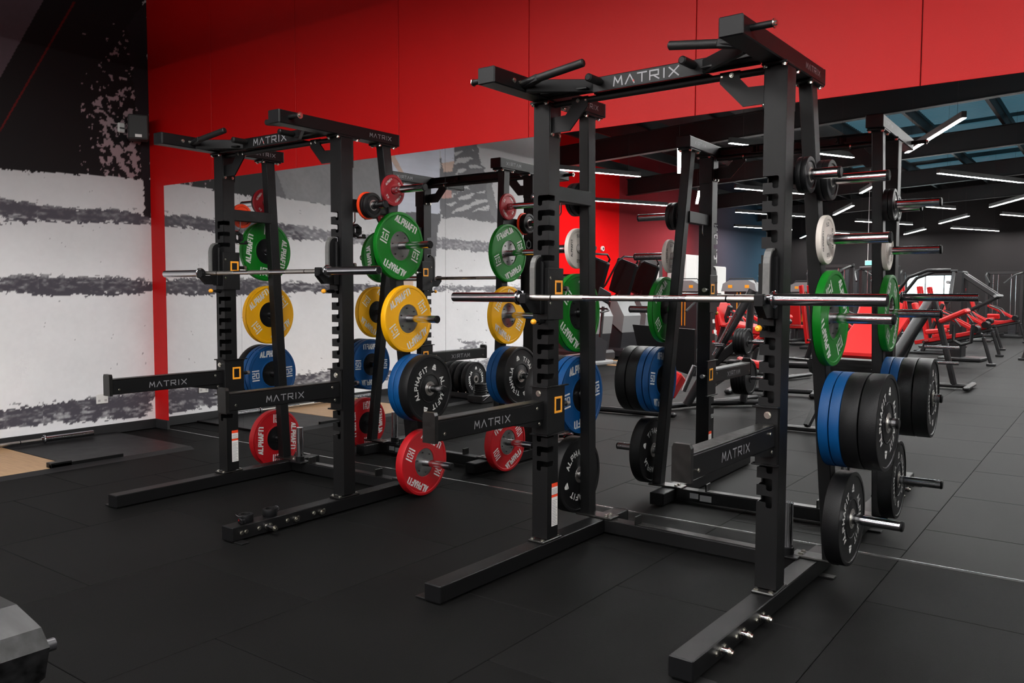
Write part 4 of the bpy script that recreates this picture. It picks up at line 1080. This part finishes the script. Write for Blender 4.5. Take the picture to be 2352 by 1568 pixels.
# plate toaster rack near the mural
E_ = empty('plate_storage_rack', (1.1, -3.75, 0), (0, 0, .0)); tag(E_, 'low storage rack holding a row of upright black plates near the mural', 'plate rack')
MB().bar((-.95, -.16, .06), (.30, -.16, .06), .05, .07).bar((-.95, .16, .06), (.30, .16, .06), .05, .07).bar((.28, -.2, .05), (.28, .22, .05), .07, .06).bar((-.93, -.2, .05), (-.93, .22, .05), .07, .06).build('frame', M['mframe'], E_)
mb = MB()
for k in range(9): mb.tube([(-.85 + k * .13, -.16, .06), (-.85 + k * .13, -.16, .20), (-.85 + k * .13, .16, .20), (-.85 + k * .13, .16, .06)], .009, 6)
mb.build('divider', M['chrome'], E_)
bp = copy_tree(PROTO['black']); x = 1.1 + .10
keys = ['black', 'black', 'black', 'black', 'yellow', 'blue', 'red']
nm = ['outermost black plate in the low storage rack', 'second black plate in the low storage rack', 'third black plate in the low storage rack', 'fourth black plate in the low storage rack, beside the yellow one', 'yellow plate in the low storage rack', 'blue plate in the low storage rack', 'red plate in the low storage rack']
bpy.data.objects.remove(bp)
for o in [o for o in bpy.data.objects if o.parent is None and o.name.startswith(('rubber_disc', 'steel_hub', 'moulded_ring', 'lettering', 'emblem')) ]: bpy.data.objects.remove(o)
for i, k in enumerate(keys):
    o = copy_tree(PROTO[k]); tag(o, nm[i], 'weight plate', 'plates in the low storage rack'); x -= TH[k]
    o.location = (x, -3.75, .262); o.rotation_euler = (.3 * i, 0, 0); x -= .045
for k in range(5):
    e = empty('small_plate', (1.43, -3.55, .10 + .028 * k)); tag(e, 'small black plate, %s of a flat pile beside the low storage rack' % ['lowest', 'second', 'middle', 'fourth', 'topmost'][k], 'weight plate', 'flat pile of small plates')
    MB().lathe([(0, .026), (0, .072), (.004, .080), (.020, .080), (.026, .074), (.026, .026)], (0, 0, 0), (0, 0, 1), 24, closed=True).build('disc', M['black_p'], e)
E_ = empty('plate_tray', (1.43, -3.55, 0)); tag(E_, 'low black tray holding the pile of small plates', 'tray')
MB().box(-.12, .12, -.12, .12, .0, .1, .01).build('tray', M['mframe'], E_); MB().tube([(.12, -.1, .03), (.24, -.1, .12), (.24, .1, .12), (.12, .1, .03)], .01, 8).build('handle', M['chrome'], E_)

# second platform reflected under the steppers (wood)
E_ = empty('wood_floor_strip', (-.9, -9.9, 0)); tag(E_, 'pale wooden floor board strip under the steppers', 'floor board')
MB().box(-1.6, 1.2, -.35, .75, 0, .012, .002).build('board', M['wood'], E_)

E_ = empty('leg_press', (3.55, -4.35, 0), (0, 0, 0)); tag(E_, 'charcoal leg press with a big black foot panel, mirrored between the racks', 'leg press machine')
MB().bar((3.02 - 3.55, .62, .04), (4.0 - 3.55, .56, .04), .07, .06, .02).bar((-.12, .58, .05), (.35, -.70, .05), .07, .06, .02).bar((.35, -.6, .05), (.62, -1.5, .05), .07, .06, .02).bar((.28, -.45, .05), (.9, -1.1, .05), .06, .06, .02).build('base_frame', M['mframe'], E_)
mb = MB().cyl((.25, -.15, .06), (.88, -.55, 1.42), .052, 20); G_ = mb.build('guide_tube', M['mframe'], E_)
MB().cyl((.30, .05, .25), (.42, .02, .55), .03, 14).cyl((.52, -.02, .45), (.80, -.25, 1.15), .024, 16).build('chrome_rod', M['chrome'], E_)
MB().cyl((.50, .0, .80), (.80, .08, .80), .022, 16).build('handle', M['chrome'], E_)
MB().prism([(-.70, .98), (.16, .94), (.16, .36), (-.45, .52), (-.62, .68)], 'y', -.62, -.56).build('foot_panel', M['upblack'], E_)
MB().pad((.10, .02, .18), (.20, -.10, .42), .10, .22, (0, 1, 0)).build('red_roller', M['upred'], E_)
MB().pad((.35, -1.3, .98), (.85, -1.3, .90), .5, .09).pad((.55, -1.0, .55), (.95, -1.2, .45), .4, .09).build('red_pad', M['upred'], E_)
MB().bar((.70, -.8, .05), (.78, -.8, 1.4), .08, .08, .02).bar((.95, -.4, .4), (.55, -.9, .4), .07, .07, .01).bar((.45, -.3, .5), (.85, -.5, .9), .08, .10, .01).build('upright_frame', M['mframe'], E_)
for zz, n, rr in ((.83, 4, .155), (.42, 5, .20)):
    hp = MB().cyl((.82, -.30, zz), (1.12, -.30, zz), .022, 16).build('plate_horn', M['chrome'], E_)
    for k in range(n):
        mb = MB(); mplate(mb, (.80 + .036 * k, -.30, zz), (1, 0, 0), rr, .034); mb.build('loaded_plate', M['black_p'], hp)

def stepper(loc, rz, lab):
    E_ = empty('stair_climber', loc, (0, 0, rz)); tag(E_, lab, 'stair climber', 'cardio machines along the red wall')
    MB().box(-.35, .35, -.6, .6, .0, .22, .05).build('base', M['mdark'], E_)
    MB().prism([(-.5, .2), (.45, .2), (.50, .55), (.30, 1.15), (.12, 1.2), (-.1, .9), (-.45, .5)], 'x', -.28, .28).build('shroud', M['mdark'], E_)
    MB().prism([(.15, .8), (.5, .55), (.55, .9), (.36, 1.22), (.2, 1.22)], 'x', -.3, .3).build('side_shell', M['mgrey'], E_)
    MB().bar((0, .18, 1.35), (0, .42, 2.05), .55, .10, .03, up=(1, 0, 0)).build('console_back', M['blackplastic'], E_)
    MB().bar((0, .12, 1.0), (0, .25, 1.45), .10, .06, .01).build('neck', M['mframe'], E_)
    MB().tube([(-.34, -.2, 1.3), (-.36, .1, 1.55), (-.34, .42, 2.05), (-.2, .46, 2.14), (.2, .46, 2.14), (.34, .42, 2.05), (.36, .1, 1.55), (.34, -.2, 1.3)], .022, 10).build('handlebar', M['mframe'], E_)
    MB().bar((0, .10, 1.45), (0, .18, 1.62), .36, .03, .01, up=(1, 0, 0)).build('display', M['screen'], E_)
    return E_
st = stepper((-.95, -9.9, .012), math.radians(-82), 'stair climber nearest the mural, its tall console mirrored against red')
for k, (p, rz, lab) in enumerate((((-.95, -11.1, 0), -82, 'second stair climber from the mural, hooped handlebar against the red wall'), ((-1.05, -12.3, 0), -82, 'third stair climber from the mural, by the edge of the bright red wall'), ((-2.4, -14.6, 0), -75, 'fourth stair climber from the mural, smaller in the mirror'))):
    o = copy_tree(st); o.location = p; o.rotation_euler = (0, 0, math.radians(rz)); tag(o, lab, 'stair climber')
# rower / bike with screen
E_ = empty('exercise_bike', (-.10, -8.9, 0), (0, 0, math.radians(190))); tag(E_, 'exercise bike with a lit square display near the mural end', 'exercise bike')
MB().box(-.12, .12, -.5, .5, .0, .1, .03).box(-.32, .32, -.55, -.45, 0, .07, .02).box(-.32, .32, .45, .55, 0, .07, .02).build('base', M['mgrey'], E_)
MB().cyl((0, .15, .08), (0, .28, 1.12), .03, 12).build('mast', M['mframe'], E_)
MB().prism([(-.35, .1), (.25, .1), (.3, .45), (-.1, .62), (-.4, .4)], 'x', -.09, .09).build('flywheel_shell', M['mdark'], E_)
MB().bar((0, .26, 1.22), (0, .34, 1.44), .36, .04, .02, up=(1, 0, 0)).build('display_housing', M['blackplastic'], E_)
MB().bar((0, .238, 1.235), (0, .315, 1.425), .30, .012, .004, up=(1, 0, 0)).build('display', M['screen'], E_)
MB().tube([(-.26, -.1, 1.02), (-.24, .15, 1.05), (-.1, .27, 1.08), (.1, .27, 1.08), (.24, .15, 1.05), (.26, -.1, 1.02)], .018, 10).build('handlebar', M['mframe'], E_)
MB().cyl((0, -.25, .3), (0, -.3, .85), .025, 10).pad((0, -.4, .88), (0, -.14, .88), .2, .06).build('saddle', M['upblack'], E_)

def selector(loc, rz, lab):
    E_ = empty('selector_machine', loc, (0, 0, rz)); tag(E_, lab, 'weight machine', 'selector machines in the middle of the hall')
    MB().box(-.36, .36, -.14, .14, .05, 1.50, .03).build('weight_stack_shroud', M['mdark'], E_)
    MB().prism([(-.42, 1.42), (.42, 1.42), (.38, 1.60), (.22, 1.68), (-.22, 1.68), (-.38, 1.60)], 'y', -.17, .17).build('top_cover', M['mgrey'], E_)
    MB().tube([(-.38, 0, 1.58), (-.28, 0, 1.72), (.28, 0, 1.72), (.38, 0, 1.58)], .012, 8).build('top_hoop', M['mframe'], E_)
    mb = MB()
    for s in (-1, 1): mb.box(s * .2 - .05, s * .2 + .05, .17, .175, 1.50, 1.57)
    mb.build('amber_print', M['orange'], E_)
    MB().box(-.05, -.03, .14, .145, .6, 1.4).box(.03, .05, .14, .145, .6, 1.4).build('stripe', M['orange'], E_)
    MB().pad((0, .55, .45), (0, .95, .50), .4, .1).pad((0, .98, .55), (0, 1.15, 1.15), .38, .1).build('red_seat', M['upred'], E_)
    MB().bar((0, .1, .12), (0, 1.2, .12), .1, .08, .02).bar((0, .75, .12), (0, .75, .45), .08, .08, .02).bar((-.4, 1.2, .05), (.4, 1.2, .05), .08, .07, .02).bar((-.36, .2, 1.2), (-.36, .8, .95), .06, .06, .02).bar((.36, .2, 1.2), (.36, .8, .95), .06, .06, .02).build('frame', M['mframe'], E_)
    return E_
sm = selector((-.55, -14.0, 0), 0, 'grey shrouded weight machine with amber print, left one of the pair in the mirror')
for p, lab in (((.78, -14.1, 0), 'grey shrouded weight machine with amber print, right one of the pair in the mirror'), ((-.2, -17.0, 0), 'grey shrouded weight machine behind the pair with amber print'), ((.9, -18.6, 0), 'grey shrouded weight machine in front of the dark lockers')):
    o = copy_tree(sm); o.location = p; tag(o, lab, 'weight machine')

def cable_tower(loc, rz, lab, red=True):
    E_ = empty('cable_machine', loc, (0, 0, rz)); tag(E_, lab, 'cable machine', 'cable machines by the charcoal wall')
    MB().box(-.55, .55, -.06, .06, 2.0, 2.1, .01).box(-.55, -.45, -.06, .06, .0, 2.05, .01).box(.45, .55, -.06, .06, 0, 2.05, .01).box(-.6, .6, -.4, .4, 0, .07, .015).build('frame', M['mframe'], E_)
    mb = MB()
    for s in (-1, 1):
        for dx in (-.07, .07): mb.cyl((s * .26 + dx, 0, .1), (s * .26 + dx, 0, 2.0), .016, 10)
    mb.build('guide_rod', M['chrome'], E_)
    mb = MB()
    for s in (-1, 1):
        for k in range(12): mb.box(s * .26 - .11, s * .26 + .11, -.05, .05, .1 + k * .05, .145 + k * .05, .004)
    mb.build('weight_block', M['mdark'], E_)
    MB().tube([(-.5, .05, 2.05), (-.4, .5, 1.95), (-.2, .75, 1.70)], .025, 10).tube([(.5, .05, 2.05), (.4, .5, 1.95), (.2, .75, 1.70)], .025, 10).build('arm', M['mframe'], E_)
    if red: MB().pad((0, .45, .5), (0, .85, .5), .35, .08).pad((0, .9, .6), (0, .95, .75), .35, .07).build('red_seat', M['upred'], E_)
    MB().bar((0, .0, .1), (0, 1.0, .1), .08, .08, .02).bar((0, .6, .1), (.0, .62, .45), .07, .07, .02).build('seat_frame', M['mframe'], E_)
    return E_
ct = cable_tower((2.1, -16.6, 0), 0, 'chrome-railed cable machine to the right of the blue mural')
for p, rz, lab in (((2.7, -19.0, 0), .3, 'cable machine under the hanging exit sign'), ((.6, -21.5, 0), 0, 'farther cable machine in front of the blue mural'), ((2.1, -22.2, 0), -.3, 'cable machine left of the bright window'), ((4.9, -26.0, 0), .2, 'far cable machine in front of the charcoal wall'), ((1.4, -26.2, 0), .1, 'far cable machine to the left of the bright window')):
    o = copy_tree(ct); o.location = p; o.rotation_euler = (0, 0, rz); tag(o, lab, 'cable machine')

def plate_loaded(loc, rz, lab):
    """red and black lever machine with horns"""
    E_ = empty('lever_machine', loc, (0, 0, rz)); tag(E_, lab, 'lever machine', 'red and black lever machines')
    MB().bar((-.9, -.35, .04), (.1, -.35, .04), .07, .06, .02).bar((-.9, .35, .04), (.1, .35, .04), .07, .06, .02).bar((-.7, -.35, .05), (-.7, .35, .05), .07, .06, .02).bar((-.65, 0, .05), (-.25, 0, 1.15), .09, .09, .02).bar((-.3, .0, .35), (.75, .0, .6), .08, .08, .02).bar((.75, 0, .55), (.9, 0, .02), .08, .06, .015).box(.82, .98, -.06, .06, 0, .05, .01).build('frame', M['mframe'], E_)
    MB().bar((-.45, .0, .40), (.62, .0, .64), .10, .08, .01).bar((-.05, .18, 1.05), (.65, .18, .66), .06, .06, .01).bar((-.05, -.18, 1.05), (.65, -.18, .66), .06, .06, .01).build('red_arm', M['mframe_red'], E_)
    MB().bar((-.55, -.12, .35), (-.75, -.12, 1.55), .06, .09, .01).bar((-.55, .12, .35), (-.75, .12, 1.55), .06, .09, .01).build('red_upright', M['mframe_red'], E_)
    MB().pad((-.25, 0, .62), (.10, 0, .66), .35, .09).pad((-.35, 0, .75), (-.48, 0, 1.2), .32, .08).build('red_pad', M['upred'], E_)
    MB().cyl((.62, -.22, .70), (.62, .22, .70), .07, 18).build('roller_pad', M['upblack'], E_)
    MB().cyl((-.2, -.55, .45), (-.2, .55, .45), .024, 12).cyl((.1, -.5, .95), (.1, .5, .95), .02, 10).build('plate_horn', M['chrome'], E_)
    MB().tube([(.0, .3, 1.05), (.25, .33, .95), (.4, .33, .75)], .02, 8).tube([(.0, -.3, 1.05), (.25, -.33, .95), (.4, -.33, .75)], .02, 8).build('handle', M['mframe'], E_)
    return E_
pm = plate_loaded((5.05, -13.6, 0), math.radians(0), 'red and black lever machine with a sloping red arm, nearest in its mirrored row')
for p, rz, lab in (((4.9, -16.4, 0), 0, 'second red and black lever machine of the row on the right'), ((4.7, -18.8, 0), 0, 'third red and black lever machine of the row on the right'), ((4.9, -22.6, 0), 0, 'fourth red and black lever machine, small in the mirror'), ((7.2, -15.6, 0), PI, 'red and black lever machine facing the row at the right edge'), ((7.2, -18.0, 0), PI, 'farther red and black lever machine at the right edge'), ((3.3, -12.6, 0), .4, 'red and black lever machine behind the green plate of the right rack'), ((2.2, -10.4, 0), .3, 'red and black lever machine between the two uprights in the mirror')):
    o = copy_tree(pm); o.location = p; o.rotation_euler = (0, 0, rz); tag(o, lab, 'lever machine')
# tall black stack machine with long lever arms
E_ = empty('pulldown_machine', (5.2, -14.75, 0), (0, 0, .1)); tag(E_, 'tall black pulldown machine with long slanting arms at the right edge', 'pulldown machine')
MB().box(-.12, .12, -.2, .2, .0, 1.85, .03).box(-.3, .5, -.3, .3, 0, .08, .02).build('column', M['mframe'], E_)
MB().bar((.05, -.12, 1.80), (.72, -.12, 1.32), .09, .09, .01).bar((.05, .12, 1.80), (.72, .12, 1.32), .09, .09, .01).bar((.75, -.12, 1.34), (.10, -.12, .98), .05, .05, .01).bar((.75, .12, 1.34), (.1, .12, .98), .05, .05, .01).build('lever_arm', M['mframe'], E_)
MB().cyl((-.15, -.3, 1.62), (-.15, .3, 1.62), .035, 14).cyl((.72, -.3, 1.34), (.72, .3, 1.34), .03, 14).build('roller', M['mgrey'], E_)
MB().bar((.0, 0, .3), (.1, 0, 1.5), .05, .05, .01).build('red_post', M['mframe_red'], E_)
# smith style frame with bent top bars, and hack squat with silver tube
E_ = empty('hack_squat', (4.9, -8.9, 0), (0, 0, 0)); tag(E_, 'hack squat machine with a long silver guide tube beside the right rack in the mirror', 'hack squat machine')
MB().cyl((.10, .30, .06), (.80, .30, 1.34), .050, 20).build('silver_guide_tube', M['mgrey'], E_)
MB().cyl((.10, -.30, .06), (.80, -.30, 1.34), .050, 20).bar((.15, -.4, .05), (.15, .4, .05), .08, .06, .02).bar((.15, .0, .05), (1.3, .0, .05), .08, .06, .02).bar((1.3, -.4, .05), (1.3, .4, .05), .08, .06, .02).bar((1.1, 0, .05), (.8, 0, 1.3), .08, .08, .02).build('frame', M['mframe'], E_)
MB().tube([(.2, .3, 1.2), (.5, .3, 1.62), (.75, .3, 1.72), (1.05, .3, 1.72)], .026, 10).tube([(.2, -.3, 1.2), (.5, -.3, 1.62), (.75, -.3, 1.72), (1.05, -.3, 1.72)], .026, 10).bar((1.0, -.3, 1.7), (1.05, .3, 1.3), .05, .05, .01).build('top_bar', M['mframe'], E_)
MB().pad((.9, 0, .98), (1.25, 0, 1.15), .4, .07).build('red_pad', M['upred'], E_)
MB().cyl((.75, .35, .62), (1.20, .35, .62), .025, 14).cyl((.75, .35, .40), (1.2, .35, .40), .025, 14).build('plate_horn', M['chrome'], E_)
MB().tube([(1.1, .2, .95), (1.1, .2, .72), (1.2, .2, .66), (1.32, .2, .70), (1.34, .2, .95)], .026, 8).build('handle', M['mframe'], E_)
# bench press seen left of the green plate
E_ = empty('incline_bench', (2.75, -9.0, 0), (0, 0, .2)); tag(E_, 'dark incline bench with chrome pegs, mirrored just right of the upright', 'bench')
MB().bar((-.2, 0, .05), (1.0, 0, .05), .08, .06, .02).bar((1.0, -.5, .05), (1.0, .5, .05), .08, .06, .02).bar((-.2, -.4, .05), (-.2, .4, .05), .08, .06, .02).bar((0, 0, .3), (.9, 0, .95), .09, .08, .02).bar((.2, 0, .05), (.3, 0, .5), .07, .07, .02).bar((.6, -.35, .05), (.25, -.35, .8), .07, .07, .02).build('frame', M['mframe'], E_)
MB().pad((-.1, 0, .48), (.25, 0, .48), .3, .08).pad((.3, 0, .55), (.85, 0, 1.02), .3, .08).build('red_pad', M['upred'], E_)
MB().cyl((.5, -.5, .62), (.5, -.2, .62), .025, 12).cyl((.5, .2, .62), (.5, .5, .62), .025, 12).build('peg', M['chrome'], E_)
# foot of a machine just behind the racks' reflection
E_ = empty('adjustable_bench', (4.05, -6.6, 0), (0, 0, -.2)); tag(E_, 'flat bench with a charcoal frame, mirrored low between the racks', 'bench')
MB().bar((-.5, 0, .06), (.6, 0, .06), .07, .06, .02).bar((-.5, -.3, .04), (-.5, .3, .04), .08, .06, .02).bar((.6, -.3, .04), (.6, .3, .04), .08, .06, .02).bar((0, 0, .06), (.1, 0, .38), .07, .07, .02).build('frame', M['mframe'], E_)
MB().pad((-.55, 0, .42), (.55, 0, .42), .28, .07).build('pad', M['upblack'], E_)
# devices on the red wall
for y, z, rr, lab, mt in ((-14.85, 2.56, .07, 'round white device on the red wall', 'white_plastic'), (-14.45, 2.56, .06, 'round black device on the red wall', 'blackplastic')):
    e = empty('wall_device', (XF, y, z)); tag(e, lab, 'wall device'); MB().cyl((0, 0, 0), (.06, 0, 0), rr, 20, ch=.01).build('housing', M[mt], e); MB().cyl((.06, 0, 0), (.065, 0, 0), rr * .5, 16).build('lens', M['blackplastic'], e)
e = empty('wall_device', (XF, -14.0, 2.52)); tag(e, 'small upright white device on the red wall', 'wall device'); MB().box(0, .05, -.05, .05, -.08, .08, .01).build('housing', M['white_plastic'], e)
# exit sign
e = empty('exit_sign', (2.24, -20.0, 2.23)); tag(e, 'small lit green and white exit sign hanging from the roof', 'exit sign')
MB().box(-.15, .15, -.02, .02, -.07, .07, .01).build('housing', M['white_plastic'], e)
MB().box(-.14, .14, .02, .024, -.06, .06).build('lit_face', M['exit'], e)
MB().cyl((-.08, 0, .07), (-.08, 0, 2.6), .006, 6).cyl((.1, 0, .07), (.1, 0, 2.6), .006, 6).build('rod', M['white_plastic'], e)
